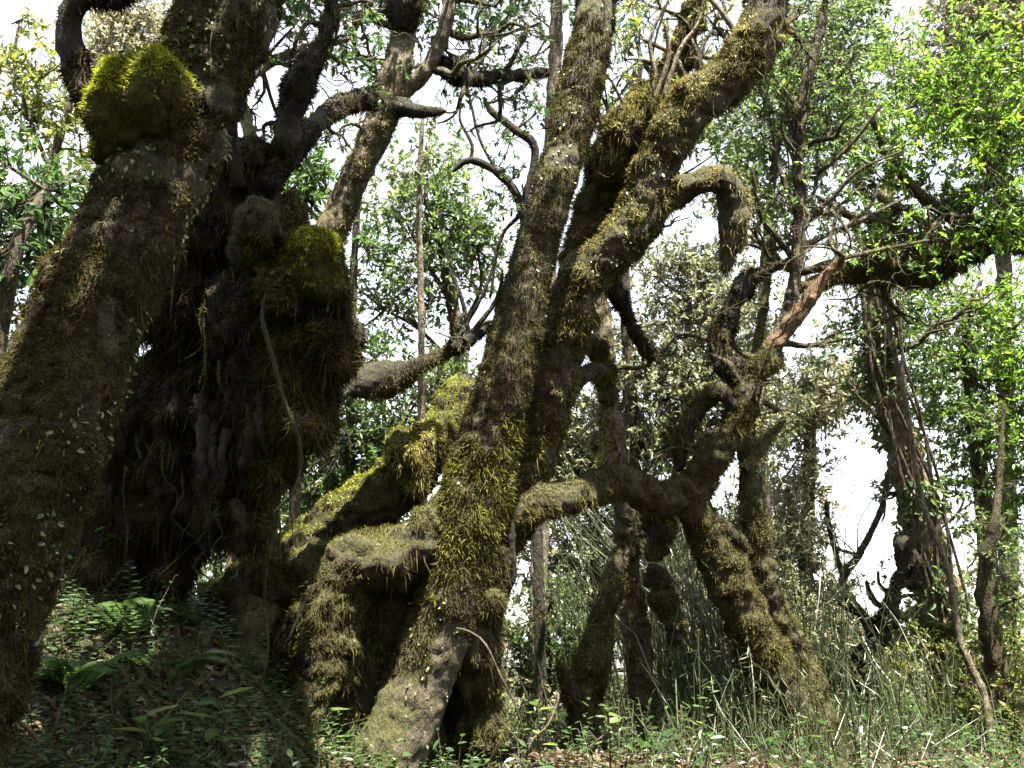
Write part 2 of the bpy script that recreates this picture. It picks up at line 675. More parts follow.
def to_ground(pts, d, w):
    """extend a trunk line (world points) down to the soil below its first point"""
    x, y, z, r = pts[0]
    x2, y2, z2, _ = pts[1]
    gz = float(H(x, y))
    if z <= gz:
        return pts
    k = min(0.3, abs((x - x2) / max(z2 - z, .05)))
    nx = x + math.copysign(k, x - x2) * (z - gz) * .4
    return [(nx, y, float(H(nx, y)) - .15, r * 1.25), ((x + nx) / 2, y, (z + gz) / 2, r * 1.1)] + list(pts)


def up_n(t):
    return lambda P, N: N[:, 2] > t


# ================================================================== SETTING
def build_ground():
    t = np.linspace(-1, 1, 221)
    gx = np.sign(t) * (np.abs(t) * 6 + np.abs(t) ** 6 * 300)
    u = np.linspace(-1, 1, 261)
    gy = np.sign(u) * (np.abs(u) * 9 + np.abs(u) ** 6 * 330) + 4
    X, Y = np.meshgrid(gx, gy)
    Z = H(X, Y)
    V = np.stack([X, Y, Z], -1).reshape(-1, 3)
    nx = len(gx)
    i = np.arange(len(gy) - 1)[:, None] * nx
    j = np.arange(nx - 1)[None]
    Q = np.stack([i + j, i + j + 1, i + nx + j + 1, i + nx + j], -1).reshape(-1, 4)
    mb = MB()
    mb.add(V, Q, 0)
    o = mb.build('ground', ['soil'])
    o['kind'] = 'structure'


build_ground()


def on_ground(n, x0, x1, y0, y1, seed):
    r = np.random.default_rng(seed)
    x = r.uniform(x0, x1, n)
    y = r.uniform(y0, y1, n)
    return np.stack([x, y, H(x, y)], -1)


# leaf litter and small ground cover: uncountable
def litter():
    mb = MB()
    P = np.concatenate([on_ground(36000, -5.5, 7, 1.2, 10, 5), on_ground(26000, -3, 1.5, 2, 6, 55)])
    r = np.random.default_rng(6)
    n = len(P)
    D = norm(np.stack([r.normal(0, 1, n), r.normal(0, 1, n), r.normal(.1, .3, n)], -1))
    N = norm(np.stack([r.normal(0, .5, n), r.normal(0, .5, n), np.ones(n)], -1))
    L = r.uniform(.018, .06, n)
    leafgeo(mb, P + [0, 0, .012], D, N, L, L * .42, 0, .3, .1)
    P = on_ground(1600, -5.5, 7, 1.4, 9, 15)
    n = len(P)
    D = norm(np.stack([r.normal(0, 1, n), r.normal(0, 1, n), r.normal(.15, .25, n)], -1))
    twigs(mb, P + [0, 0, .01], P + D * r.uniform(.08, .4, (n, 1)), .005, .002, 1, .06, 16)
    o = mb.build('leaf_litter', ['leaf_dry', 'twig_pale'], smooth=False)
    o['kind'] = 'stuff'
    tag(o, 'brown fallen leaves and twigs littering the dark forest floor', 'litter')


litter()


def undergrowth():
    mb = MB()
    r = np.random.default_rng(21)
    # little leafy sprigs
    P = on_ground(5200, -5.5, 7, 2.4, 9.5, 22)
    k = fbm(P * .9, 31, 2) + .3 + .1 * ss(-1, 0, P[:, 0]) - .5 * ss(.9, 1.6, P[:, 0]) + .3 * ss(2.2, 3, P[:, 0]) > .02
    P = P[k]
    n = len(P)
    hgt = r.uniform(.06, .34, n)
    tip = P + np.stack([r.normal(0, .3, n) * hgt, r.normal(0, .3, n) * hgt, hgt], -1)
    twigs(mb, P, tip, .0028, .0015, 1, .08, 23)
    per = 7
    f = np.tile(np.linspace(.35, 1, per), n)[:, None]
    B = np.repeat(P, per, 0) * (1 - f) + np.repeat(tip, per, 0) * f
    m = len(B)
    D = norm(np.stack([r.normal(0, 1, m), r.normal(0, 1, m), r.normal(.25, .4, m)], -1))
    N = norm(np.stack([r.normal(0, .4, m), r.normal(0, .4, m), np.ones(m)], -1))
    L = np.repeat(r.uniform(.02, .06, n), per) * r.uniform(.6, 1.2, m)
    leafgeo(mb, B, D, N, L, L * .45, 0, .15, .2)
    # small fern-like sprigs crowding the dark bank
    P = on_ground(1900, -2.7, -.15, 2.6, 5.4, 122)
    n = len(P)
    hgt = r.uniform(.05, .2, n)
    tip = P + np.stack([r.normal(0, .7, n) * hgt, r.normal(0, .7, n) * hgt, hgt], -1)
    twigs(mb, P, tip, .002, .001, 1, .1, 123)
    per = 12
    f = np.tile(np.linspace(.2, 1, per), n)[:, None]
    B = np.repeat(P, per, 0) * (1 - f) + np.repeat(tip, per, 0) * f
    ax = norm(np.repeat(tip - P, per, 0))
    sd_ = norm(np.cross(ax, [0, 0, 1.0])) * np.tile(np.array([1, -1] * (per // 2)), n)[:, None]
    L = np.repeat(hgt, per) * .38 * (1.15 - f[:, 0] * .8)
    leafgeo(mb, B, sd_ + ax * .5, norm(r.normal(0, .3, B.shape) + [0, -.3, 1]), L, L * .34, 0, .1, .25)
    # moss tufts on the soil
    P = on_ground(36000, -5, 5, 1.6, 8.5, 24)
    P = P[fbm(P * 2.2, 44, 2) > .12]
    v, q, t = strands(P, np.repeat([[0, 0, 1.0]], len(P), 0), np.full(len(P), .035), .007, -.1, .6, 25)
    mb.add(v, q, 2)
    mb.f.append((t + mb.n - len(v), 2))
    o = mb.build('undergrowth', ['leaf_dark', 'twig', 'moss_olive'], smooth=False)
    o['kind'] = 'stuff'
    tag(o, 'low leafy sprigs and moss tufts covering the forest floor', 'undergrowth')


undergrowth()

# ================================================================== HERO TREES
MO = ['bark_mossy', 'moss_olive', 'moss_bright']
MG = ['bark_mossy', 'moss_olive', 'moss_green']

# --- broad leaning trunk on the left
p1 = px_pts([(-140, 950, 2.7, 160), (-78, 768, 2.8, 150), (-38, 640, 2.85, 138), (10, 520, 2.9, 132), (55, 400, 3.0, 122), (96, 300, 3.1, 108), (124, 246, 3.15, 100), (188, 100, 3.3, 94), (230, 0, 3.4, 98), (290, -150, 3.6, 90), (360, -400, 4, 70), (380, -620, 4.3, 50)])
p1 = to_ground(p1, 0, 0)
t1 = thing('leaning_tree', 'broad leaning mossy trunk at the left edge with a green moss cushion', 'tree', base_of(p1))
t1_trunk = limb(t1, 'trunk', p1, ['bark_shade', 'moss_olive', 'moss_green', 'leaf_grey'], 22000, .020, .0055, .07, .010, .5, .12, .07, -.4, world=True, extra=[(2, 5200, .022, .006, lambda P, N: (fbm(P * 4.5, 77, 3) > .18) & (N[:, 0] < .35))])
limb(t1, 'branch', [(128, 140, 3.2, 30), (104, 118, 3.2, 28), (88, 95, 3.2, 27), (73, 55, 3.2, 27), (70, 20, 3.2, 25), (84, -6, 3.2, 26), (118, -10, 3.2, 30), (165, -45, 3.3, 24), (210, -120, 3.5, 16)], ['bark_dark', 'moss_dark'], 12000, .025, .006, .22, hang=.25, hangL=.06)
clump(t1_trunk, 'moss_cushion', [(138, 100, 3.12, 42), (122, 116, 3.12, 34), (158, 92, 3.14, 36), (124, 140, 3.16, 28), (112, 155, 3.2, 18)], ['moss_olive', 'moss_olive', 'moss_bright'], .016, .018, 8, 12000, .022, .005, extra=[(2, 26000, .02, .005, lambda P, N: (N[:, 2] + .5 * fbm(P * 9, 5, 3)) > .15)])  # sunlit top put into the colour: bright moss above, olive below
crown(t1, [(-.68, 1.12, 6.1, .3, .6), (-1.0, .8, 6.0, .36, .8), (-.54, 2.12, 6.2, .15, 1.5), (-.9, 2.88, 6.1, .26, 1.5), (-1.1, 2.75, 6.1, .36, 1.5), (-.85, 3.25, 6.2, .26, 1.3), (.15, 1.1, 6.1, .34, 1.4), (-.25, .75, 6.1, .38, 1.4), (-1.55, 1.4, 6.2, .45, 1.4)] + [(-1.2 + .42 * i, -.4 + .42 * j, 6.2 + .1 * ((i * 3 + j) % 4), .33, 1.3) for i in range(5) for j in range(4) if not (j == 3 and i < 3)], ['leaf_dark', 'twig'], .7, .10, -.2, anchors=[p1[-1], p1[-2]], world=True, limbr=.05)  # unseen overhead leaf clumps, added to shade the left trunk, root mass and bank

# --- old tree with the great hanging root mass
bb = at(160, 600, 4.6)
tb = thing('burl_tree', 'dark hulking mass of mossy roots overhanging the bank behind the left trunk', 'tree', (bb[0], bb[1], float(H(bb[0], bb[1]))))
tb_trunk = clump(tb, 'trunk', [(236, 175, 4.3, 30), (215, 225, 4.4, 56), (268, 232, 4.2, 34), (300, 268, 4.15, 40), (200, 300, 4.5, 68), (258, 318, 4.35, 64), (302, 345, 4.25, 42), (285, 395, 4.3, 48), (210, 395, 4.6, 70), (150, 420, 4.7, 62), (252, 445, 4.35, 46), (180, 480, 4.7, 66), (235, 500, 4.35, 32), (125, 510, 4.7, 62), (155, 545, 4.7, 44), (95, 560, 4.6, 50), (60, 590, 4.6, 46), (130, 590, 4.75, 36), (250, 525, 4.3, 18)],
      ['bark_dark', 'moss_dark', 'moss_brown'], .026, .075, 5.5, 6500, .05, .007, 1.6, .6, .16, extra=[(2, 12000, .045, .006, lambda P, N: (P[:, 0] > -1.08) & (fbm(P * 6, 3, 2) > -.2))])  # left side's shade put into dark moss; brown only on the lit right
clump(tb_trunk, 'moss_cushion', [(316, 254, 4.02, 26), (308, 272, 4.05, 30), (325, 282, 4.05, 16), (300, 258, 4.05, 18)], ['moss_olive', 'moss_olive', 'moss_bright'], .016, .012, 12, 9000, .022, .005, extra=[(2, 30000, .016, .004, lambda P, N: (N[:, 2] + .5 * fbm(P * 10, 5, 3)) > -.15)])  # brighter moss on the cap paints in its sunlight
clump(tb_trunk, 'moss_cushion', [(260, 226, 4.0, 21), (256, 240, 4.05, 20), (268, 250, 4.1, 20), (248, 252, 4.1, 18)], ['bark_dark', 'moss_brown'], .014, .03, 9, 12000, .025, .005)
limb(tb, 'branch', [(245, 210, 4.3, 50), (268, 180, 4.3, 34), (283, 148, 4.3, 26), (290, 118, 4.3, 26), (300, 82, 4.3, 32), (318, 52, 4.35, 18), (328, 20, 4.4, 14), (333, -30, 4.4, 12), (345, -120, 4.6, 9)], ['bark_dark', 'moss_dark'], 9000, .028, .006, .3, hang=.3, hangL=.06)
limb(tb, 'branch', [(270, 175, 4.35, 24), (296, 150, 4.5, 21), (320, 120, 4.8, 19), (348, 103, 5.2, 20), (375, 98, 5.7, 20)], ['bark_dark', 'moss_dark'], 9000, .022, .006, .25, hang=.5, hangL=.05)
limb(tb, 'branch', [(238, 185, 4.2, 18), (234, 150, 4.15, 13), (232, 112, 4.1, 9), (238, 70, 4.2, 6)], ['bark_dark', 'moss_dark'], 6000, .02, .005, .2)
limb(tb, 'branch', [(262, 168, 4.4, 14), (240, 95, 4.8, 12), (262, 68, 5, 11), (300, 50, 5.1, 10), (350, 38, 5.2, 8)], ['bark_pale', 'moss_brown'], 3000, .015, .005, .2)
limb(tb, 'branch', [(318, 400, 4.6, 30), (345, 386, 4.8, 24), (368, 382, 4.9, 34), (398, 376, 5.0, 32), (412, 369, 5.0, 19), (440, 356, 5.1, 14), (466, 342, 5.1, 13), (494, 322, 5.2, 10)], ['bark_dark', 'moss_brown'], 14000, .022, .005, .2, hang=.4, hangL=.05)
mb = MB()
for line in ([(452, 350), (470, 318), (484, 292), (497, 255)], [(470, 340), (462, 300), (450, 268)], [(468, 338), (496, 300), (503, 270)]):
    V, Q, N = tube(px_pts([(a, b, 5.1, 6 - i) for i, (a, b) in enumerate(line)]), .03, 6, .2, .002)
    mb.add(V, Q, 0)
mb.build('twig', ['bark_dark'], tb)
def hanging_roots(parent, blobs, n, seed):
    r = np.random.default_rng(seed)
    mb = MB()
    for k in range(n):
        px, py, d, R = blobs[r.integers(len(blobs))][:4]
        a = r.uniform(0, 6.28)
        x, y = px + R * .9 * math.cos(a), py + R * .9 * math.sin(a)
        dd = d - R * d / F * r.uniform(.2, .95)
        L = r.uniform(25, 95)
        w0 = r.uniform(1.5, 6)
        pts = [(x, y, dd, w0)]
        for i in range(1, 5):
            pts.append((x + r.normal(0, 3.5) * i * .6, y + L * i / 4, dd + r.normal(0, .02), w0 * (1 - .17 * i)))
        V, Q, N = tube(px_pts(pts), .03, 6, .3, .003, k)
        mb.add(V, Q, 0)
        fuzz(mb, V, Q, 6000, .018, .005, 1, 1.2, k)
    return mb.build('hanging_root', ['bark_mossy', 'moss_brown'], parent)


def bank_roots(parent, seed):
    r = np.random.default_rng(seed)
    mb = MB()
    for k in range(46):
        p = ray_ground(r.uniform(30, 340), r.uniform(600, 760))
        a = r.normal(-.6, .7)
        pts = []
        w = r.uniform(.004, .02)
        q = p.copy()
        for i in range(8):
            pts.append((q[0], q[1], float(H(q[0], q[1])) + w * .5 + .02 * r.random(), w * (1 - .08 * i)))
            a += r.normal(0, .4)
            q = q + np.array([math.cos(a), math.sin(a), 0]) * .1
        V, Q, N = tube(pts, .03, 7, .3, .003, k)
        mb.add(V, Q, 0)
        fuzz(mb, V, Q, 5000, .02, .005, 1, .3, k)
    return mb.build('root', ['bark_mossy', 'moss_brown'], parent)


bank_roots(tb, 8)
hanging_roots(tb_trunk, [(215, 225, 4.4, 56), (300, 268, 4.15, 40), (258, 318, 4.35, 64), (302, 345, 4.25, 42), (285, 395, 4.3, 48), (210, 395, 4.6, 70), (252, 445, 4.35, 46), (235, 490, 4.35, 32), (180, 470, 4.6, 60)], 110, 12)
for k, (x0, y0, x1, y1, w) in enumerate([(198, 395, 200, 492, 12), (212, 420, 220, 488, 10), (252, 405, 240, 470, 12), (262, 390, 268, 455, 11), (235, 500, 238, 552, 12), (228, 430, 225, 480, 9)]):
    limb(tb_trunk, 'aerial_root', [(x0, y0, 4.15, w), ((x0 + x1) / 2 + 5 * (-1) ** k, (y0 + y1) / 2, 4.1, w * 1.2), (x1, y1, 4.1, w * .7)], ['bark_dark', 'moss_dark'], 9000, .03, .006, .5)
crown(tb, [(272, 5, 5.0, 40), (250, -30, 5, 50), (320, -20, 4.7, 44), (335, 40, 4.6, 24, .6), (300, 20, 5.2, 26, .6), (360, 60, 5.4, 26, .5), (310, 140, 5.4, 20, .5), (250, 110, 5, 18, .5)], ['leaf_dark', 'twig'], .55, .048, 0.0, anchors=px_pts([(333, -20, 4.4, 12), (318, 52, 4.35, 18), (262, 68, 5, 11), (320, 120, 4.8, 19)]), limbr=.012)

# --- forked grey-brown tree behind the root mass
p3 = px_pts([(250, 560, 6.2, 44), (275, 420, 6.1, 38), (305, 320, 6, 34), (328, 240, 6, 32), (352, 185, 6, 31), (374, 138, 6, 31), (388, 100, 6, 36), (398, 66, 6, 28), (404, 30, 6.1, 26), (412, 0, 6.2, 24), (425, -80, 6.4, 20), (420, -240, 6.8, 14)])
p3 = to_ground(p3, 0, 0)
t3 = thing('forked_tree', 'forked mossy tree with a sunlit trunk rising behind the root mass', 'tree', base_of(p3))
t3_trunk = limb(t3, 'trunk', p3, ['bark_pale', 'moss_brown', 'moss_tan'], 6000, .02, .006, .14, .006, .5, .1, .05, -.1, world=True, extra=[(2, 4000, .018, .006, lambda P, N: (P[:, 2] < at(0, 120, 6)[2]) & (fbm(P * 5, 7, 2) > -.2))])
limb(t3, 'branch', [(386, 108, 6, 26), (408, 88, 6, 18), (426, 70, 6, 16), (440, 42, 6, 15), (450, 5, 6, 14), (462, -60, 6.2, 10)], ['bark_pale', 'moss_brown'], 4000, .015, .005, .15)
limb(t3, 'branch', [(392, 104, 6, 24), (412, 110, 5.9, 16), (428, 112, 5.9, 12), (446, 111, 5.9, 6)], ['bark_dark', 'moss_dark'], 7000, .02, .005, .2)
limb(t3, 'branch', [(440, 60, 6, 10), (452, 70, 6.2, 22), (470, 78, 6.5, 16), (510, 76, 6.8, 13), (548, 72, 7, 10)], ['bark_dark', 'moss_dark'], 6000, .025, .006, .3, hang=.4)
limb(t3_trunk, 'moss_clump', [(402, 30, 6, 20), (404, 8, 6, 34), (408, -10, 6, 28)], ['bark_dark', 'moss_dark'], 8000, .03, .007, .2)
crown(t3, [(360, 20, 6.3, 34, .6), (385, -10, 6.4, 40), (440, 20, 6.6, 34, .6), (470, 50, 6.8, 34, .55), (480, 5, 6.8, 40, .7), (520, 30, 7, 28, .5), (500, 95, 7, 24, .5), (370, 70, 6, 22, .5), (345, 130, 6, 16, .4), (430, -60, 6.5, 70), (530, -40, 7, 40)], ['leaf_dark', 'twig'], .42, .05, 0.05, anchors=px_pts([(412, 0, 6.2, 24), (450, 5, 6, 14), (440, 60, 6, 10), (470, 78, 6.5, 16)]), limbr=.012)

# --- tall leaning trunk in the middle
p4 = px_pts([(312, 930, 4.6, 120), (362, 820, 4.7, 98), (397, 738, 4.8, 82), (424, 667, 4.9, 80), (450, 593, 4.95, 82), (470, 510, 5.0, 80), (492, 425, 5.05, 66), (514, 340, 5.1, 56), (536, 250, 5.2, 47), (547, 212, 5.2, 46), (566, 146, 5.3, 48), (583, 78, 5.4, 50), (597, 0, 5.5, 42), (618, -140, 5.7, 38), (640, -360, 6, 26)])
p4 = [(x, y, z, r * .93) for x, y, z, r in p4]
p4 = to_ground(p4, 0, 0)
t4 = thing('leaning_tree', 'tall dark leaning trunk crossing the middle of the picture, bare at its foot', 'tree', base_of(p4))
zb = at(0, 650, 4.9)[2]
mb = MB()
V, Q, N = tube(p4, .02, None, .06, .006, 401)
r = np.random.default_rng(41)
P, Nn, _ = surf_sample(V, Q, 3000, 42)
k = fbm(P * 6, 43, 2) > .1
P, Nn = P[k], Nn[k]
Lf = r.uniform(.008, .024, len(P))
leafgeo(mb, P + Nn * .004, norm(r.normal(0, .6, P.shape) + [0, 0, -.5]), norm(Nn + r.normal(0, .5, P.shape)), Lf, Lf * .6, 3)
mb.add(V, Q, 0)
A4 = area(V, Q)
P, Nn, _ = surf_sample(V, Q, int(A4 * 22000), 402)
k = (fbm(P * 4, 403, 2) + 1.6 * np.clip((P[:, 2] - zb) / .5, -1, .45)) > -.05
v, q, t = strands(P[k], Nn[k], np.full(k.sum(), .015), .0045, .7, .8, 404)
mb.add(v, q, 1)
mb.f.append((t + mb.n - len(v), 1))
# green shaggy collar low on the trunk
P, Nn, _ = surf_sample(V, Q, int(A4 * 7500), 405)
z0, z1, z2 = at(0, 610, 4.95)[2], at(0, 520, 5)[2], at(0, 400, 5)[2]
k = (ss(z0, z1, P[:, 2]) * (1 - ss(z1, z2, P[:, 2])) + .5 * fbm(P * 5, 406, 2)) > .42
v, q, t = strands(P[k], Nn[k], np.full(k.sum(), .028), .005, 1.0, .7, 407)
mb.add(v, q, 2)
mb.f.append((t + mb.n - len(v), 2))
t4_trunk = mb.build('trunk', ['bark', 'moss_olive', 'moss_green', 'leaf_grey'], t4)
clump(t4_trunk, 'moss_skirt', [(478, 560, 5.0, 28), (474, 600, 5.0, 28), (470, 640, 5.0, 26), (484, 620, 5.05, 22), (476, 680, 5.05, 24), (486, 580, 5.05, 18), (482, 730, 5.05, 26)], ['bark_mossy', 'moss_olive', 'moss_green'], .022, .04, 9, 9000, .032, .006, 1.2, .3, .09, extra=[(2, 1500, .04, .006, lambda P, N: fbm(P * 5, 8, 2) > .1)])
crown(t4, [(.62, 4.36, 6.5, .32, 1.0), (.43, 3.5, 6.3, .3, .5), (.35, 4.9, 7.4, .36), (.2, 5.4, 8.2, .4)], ['leaf_dark', 'twig'], .35, .09, -.1, anchors=[p4[-1], p4[-2]], world=True, limbr=.04)  # unseen leaf clumps above the view, placed to shade the middle trunk

# --- twin-stemmed shaggy tree behind it
p5 = px_pts([(380, 830, 5.9, 100), (430, 700, 5.8, 84), (462, 610, 5.7, 70), (505, 515, 5.6, 64), (538, 430, 5.6, 58), (556, 365, 5.55, 52), (568, 315, 5.5, 50), (583, 280, 5.5, 46), (622, 243, 5.5, 46), (645, 205, 5.5, 50), (662, 155, 5.5, 48), (685, 112, 5.5, 50), (722, 82, 5.5, 50), (752, 52, 5.5, 48), (765, 10, 5.5, 42), (772, -60, 5.6, 38), (760, -200, 5.8, 30), (740, -360, 6, 22)])
p5 = to_ground(p5, 0, 0)
t5 = thing('mossy_tree', 'shaggy moss-hung tree behind the middle trunk, forking into two thick crooked stems', 'tree', base_of(p5))
MT = ['bark_mossy', 'moss_brown', 'moss_tan']
sun_tint = [(2, 8000, .03, .006, lambda P, N: (N[:, 2] + .35 * fbm(P * 6, 15, 2)) > .15)]  # paler moss on upward faces, sunlight put into the colour
limb(t5, 'trunk', p5, MT + ['leaf_grey'], 8000, .03, .007, .2, .01, .8, .35, .08, -.3, world=True, extra=sun_tint)
t5_stem = limb(t5, 'branch', [(556, 365, 5.6, 40), (571, 310, 5.7, 40), (586, 245, 5.75, 40), (600, 195, 5.8, 42), (614, 150, 5.8, 44), (640, 112, 5.8, 40), (672, 72, 5.85, 30), (690, 20, 5.9, 22), (715, -60, 6, 18)], MT, 9000, .035, .007, .3, .012, .8, .4, .09, -.3, extra=sun_tint)
limb(t5, 'branch', [(645, 215, 5.5, 30), (672, 198, 5.45, 26), (695, 184, 5.4, 24), (715, 178, 5.4, 25), (731, 192, 5.4, 27), (736, 214, 5.4, 29), (733, 238, 5.4, 24), (728, 256, 5.4, 15), (724, 274, 5.4, 7)], ['bark_mossy', 'moss_tan', 'moss_tan'], 9000, .024, .006, .28, .01, .8, .5, .07, -.1)
limb(t5, 'branch', [(545, 410, 5.6, 28), (566, 390, 5.7, 22), (584, 374, 5.8, 18), (606, 369, 5.9, 13)], ['bark_dark', 'moss_brown'], 8000, .025, .006, .25, hang=.3)
limb(t5, 'branch', [(598, 268, 5.5, 22), (620, 300, 5.7, 14), (634, 330, 5.9, 12), (648, 352, 6, 15), (650, 362, 6, 6)], ['bark_dark', 'moss_dark'], 8000, .03, .006, .25, hang=.4)
mb = MB()
for k, line in enumerate(([(640, 120), (655, 80), (650, 40), (668, 0)], [(665, 95), (680, 50), (700, 20), (705, -20)], [(690, 85), (672, 55), (640, 38)], [(740, 40), (720, 10), (700, -10)], [(730, 60), (700, 55), (690, 35)], [(615, 140), (600, 120), (596, 90)], [(650, 110), (668, 60), (665, 20)])):
    V, Q, N = tube(px_pts([(a, b, 5.5 + .1 * (k % 3), 7 - i * 1.4) for i, (a, b) in enumerate(line)]), .03, 6, .2, .002)
    mb.add(V, Q, 0)
    fuzz(mb, V, Q, 5000, .016, .005, 1, .5, 500 + k)
mb.build('twig', ['twig_pale', 'moss_brown'], t5)
clump(t5_stem, 'moss_clump', [(628, 130, 5.6, 22), (612, 160, 5.65, 18), (642, 108, 5.6, 15)], MT, .018, .025, 12, 9000, .04, .006, 1.2, .6, .1, extra=[(2, 9000, .04, .006, up_n(-.1))])
crown(t5, [(648, 20, 5.9, 26, .5), (690, 20, 5.8, 24, .4), (650, 90, 5.7, 20, .5), (720, 0, 5.8, 30, .5), (715, -30, 6, 26)], ['leaf_yellow', 'twig'], .4, .045, 0.05, anchors=px_pts([(668, 0, 5.6, 5), (690, 20, 5.9, 10), (765, -20, 5.5, 42)]), limbr=.008)

# --- crooked arching tree right of centre
p6 = px_pts([(845, 860, 6, 44), (822, 775, 6, 42), (790, 705, 6, 46), (758, 645, 6, 48), (732, 585, 6, 46), (707, 535, 6, 40), (694, 497, 6, 36), (714, 455, 6, 31), (737, 420, 6, 26), (752, 385, 6, 23), (776, 345, 6, 20), (802, 308, 6, 19), (832, 268, 6, 15)])
p6 = to_ground(p6, 0, 0)
t6 = thing('crooked_tree', 'crooked mossy tree bent like an elbow, with a snapped orange tip', 'tree', base_of(p6))
t6_trunk = limb(t6, 'trunk', p6[:-3] + [p6[-3]], ['bark_mossy', 'moss_brown', 'moss_olive'], 8500, .028, .006, .24, .01, .7, .3, .06, -.2, world=True, extra=[(2, 5000, .03, .006, up_n(.25))])
limb(t6_trunk, 'broken_tip', [(770, 352, 6, 18), (788, 328, 5.99, 17), (802, 308, 5.98, 16), (816, 288, 5.98, 13), (836, 260, 5.98, 4)], ['wood_raw', 'moss_tan'], 3500, .02, .005, .3)
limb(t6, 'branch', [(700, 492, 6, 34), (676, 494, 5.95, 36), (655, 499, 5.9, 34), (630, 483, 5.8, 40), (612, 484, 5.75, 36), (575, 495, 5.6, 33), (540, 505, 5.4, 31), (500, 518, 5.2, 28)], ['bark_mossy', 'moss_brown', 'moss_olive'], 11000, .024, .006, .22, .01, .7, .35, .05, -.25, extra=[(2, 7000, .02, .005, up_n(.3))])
limb(t6, 'branch', [(738, 410, 6, 26), (722, 392, 6.05, 24), (704, 402, 6.1, 20), (690, 420, 6.1, 19), (681, 445, 6.1, 16), (678, 472, 6.1, 10)], ['bark_dark', 'moss_brown', 'moss_bright'], 9000, .026, .006, .25, hang=.3, extra=[(2, 3000, .025, .005, up_n(.5))])
limb(t6, 'branch', [(758, 372, 6.05, 26), (738, 374, 6.1, 34), (722, 360, 6.1, 20), (722, 335, 6.2, 24), (730, 308, 6.2, 18), (742, 288, 6.2, 23), (758, 274, 6.2, 13), (778, 266, 6.2, 9), (795, 258, 6.22, 6)], ['bark_dark', 'moss_dark', 'moss_brown'], 9000, .03, .006, .3, hang=.2, extra=[(2, 4000, .03, .005, up_n(.2))])
limb(t6, 'branch', [(744, 470, 6.05, 10), (760, 450, 6.1, 11), (772, 434, 6.1, 9), (786, 420, 6.1, 4)], ['bark_mossy', 'moss_tan'], 9000, .02, .005, .25)
limb(t6, 'branch', [(700, 515, 6, 22), (718, 522, 5.95, 14), (738, 540, 5.95, 12), (748, 555, 6.1, 9)], ['bark_dark', 'moss_brown'], 7000, .02, .005, .25)
pst = px_pts([(764, 368, 6.05, 15), (786, 318, 6.15, 14), (796, 272, 6.2, 14), (800, 215, 6.25, 13), (799, 150, 6.3, 12), (804, 92, 6.3, 10), (818, 40, 6.35, 8), (830, -20, 6.4, 6)])
limb(t6, 'branch', pst, ['twig', 'moss_brown'], 4500, .025, .005, .25, world=True, hang=.2)
mb = MB()
rr = random.Random(5)
for k, (line, w) in enumerate([([(796, 262), (775, 235), (760, 215), (752, 168)], 8), ([(799, 215), (785, 185), (775, 150), (770, 118)], 7), ([(797, 250), (820, 238), (850, 225), (905, 198)], 8), ([(800, 180), (825, 168), (855, 140), (882, 104)], 7), ([(800, 130), (815, 100), (845, 70), (860, 40)], 5), ([(797, 240), (770, 250), (745, 245), (720, 262)], 5), ([(798, 228), (830, 200), (860, 170), (905, 150)], 6), ([(800, 110), (780, 85), (765, 60)], 5), ([(797, 275), (830, 262), (870, 252), (930, 240)], 8), ([(802, 160), (782, 130), (790, 90)], 4), ([(840, 232), (870, 205), (880, 180)], 4), ([(798, 205), (815, 190), (818, 150), (835, 120)], 5)]):
    V, Q, N = tube(px_pts([(a, b, 6.25 + .12 * i * ((k % 3) - .6), w - i * w * .2) for i, (a, b) in enumerate(line)]), .03, 6, .2, .002)
    mb.add(V, Q, 0)
    fuzz(mb, V, Q, 5000, .02, .005, 1, .5, 700 + k, hang=.4, hangL=.05)
mb.build('branch', ['twig', 'moss_brown'], t6)
crown(t6, [(775, 110, 6.4, 40, .7), (765, 60, 6.5, 36, .6), (815, 40, 6.5, 42, 1), (840, 85, 6.4, 34, .6), (760, 190, 6.3, 34, .5), (790, 240, 6.4, 24, .4), (840, 150, 6.5, 34, .6)], ['leaf_mid', 'twig'], .65, .045, -.02, anchors=pst, limbr=.008)

# --- slender dark trunk beside it
p6b = px_pts([(862, 870, 6.3, 42), (832, 760, 6.2, 38), (803, 678, 6.15, 34), (776, 612, 6.15, 31), (759, 560, 6.15, 28), (752, 508, 6.15, 23), (746, 455, 6.2, 15), (744, 415, 6.3, 10), (760, 330, 6.6, 8), (775, 230, 6.8, 6)])
p6b = to_ground(p6b, 0, 0)
t6b = thing('slender_tree', 'slender dark trunk leaning close beside the elbow-bent tree', 'tree', base_of(p6b))
limb(t6b, 'trunk', p6b, ['bark_mossy', 'moss_brown', 'moss_olive'], 8000, .024, .006, .2, .01, .6, .25, .05, world=True, extra=[(2, 6000, .02, .005, lambda P, N: N[:, 0] > .5)])
crown(t6b, [(770, 260, 7, 24, .6), (750, 320, 7, 26, .6), (800, 400, 7, 24, .5)], ['leaf_grey', 'twig'], .6, .045, 0, anchors=p6b[-4:], limbr=.006)

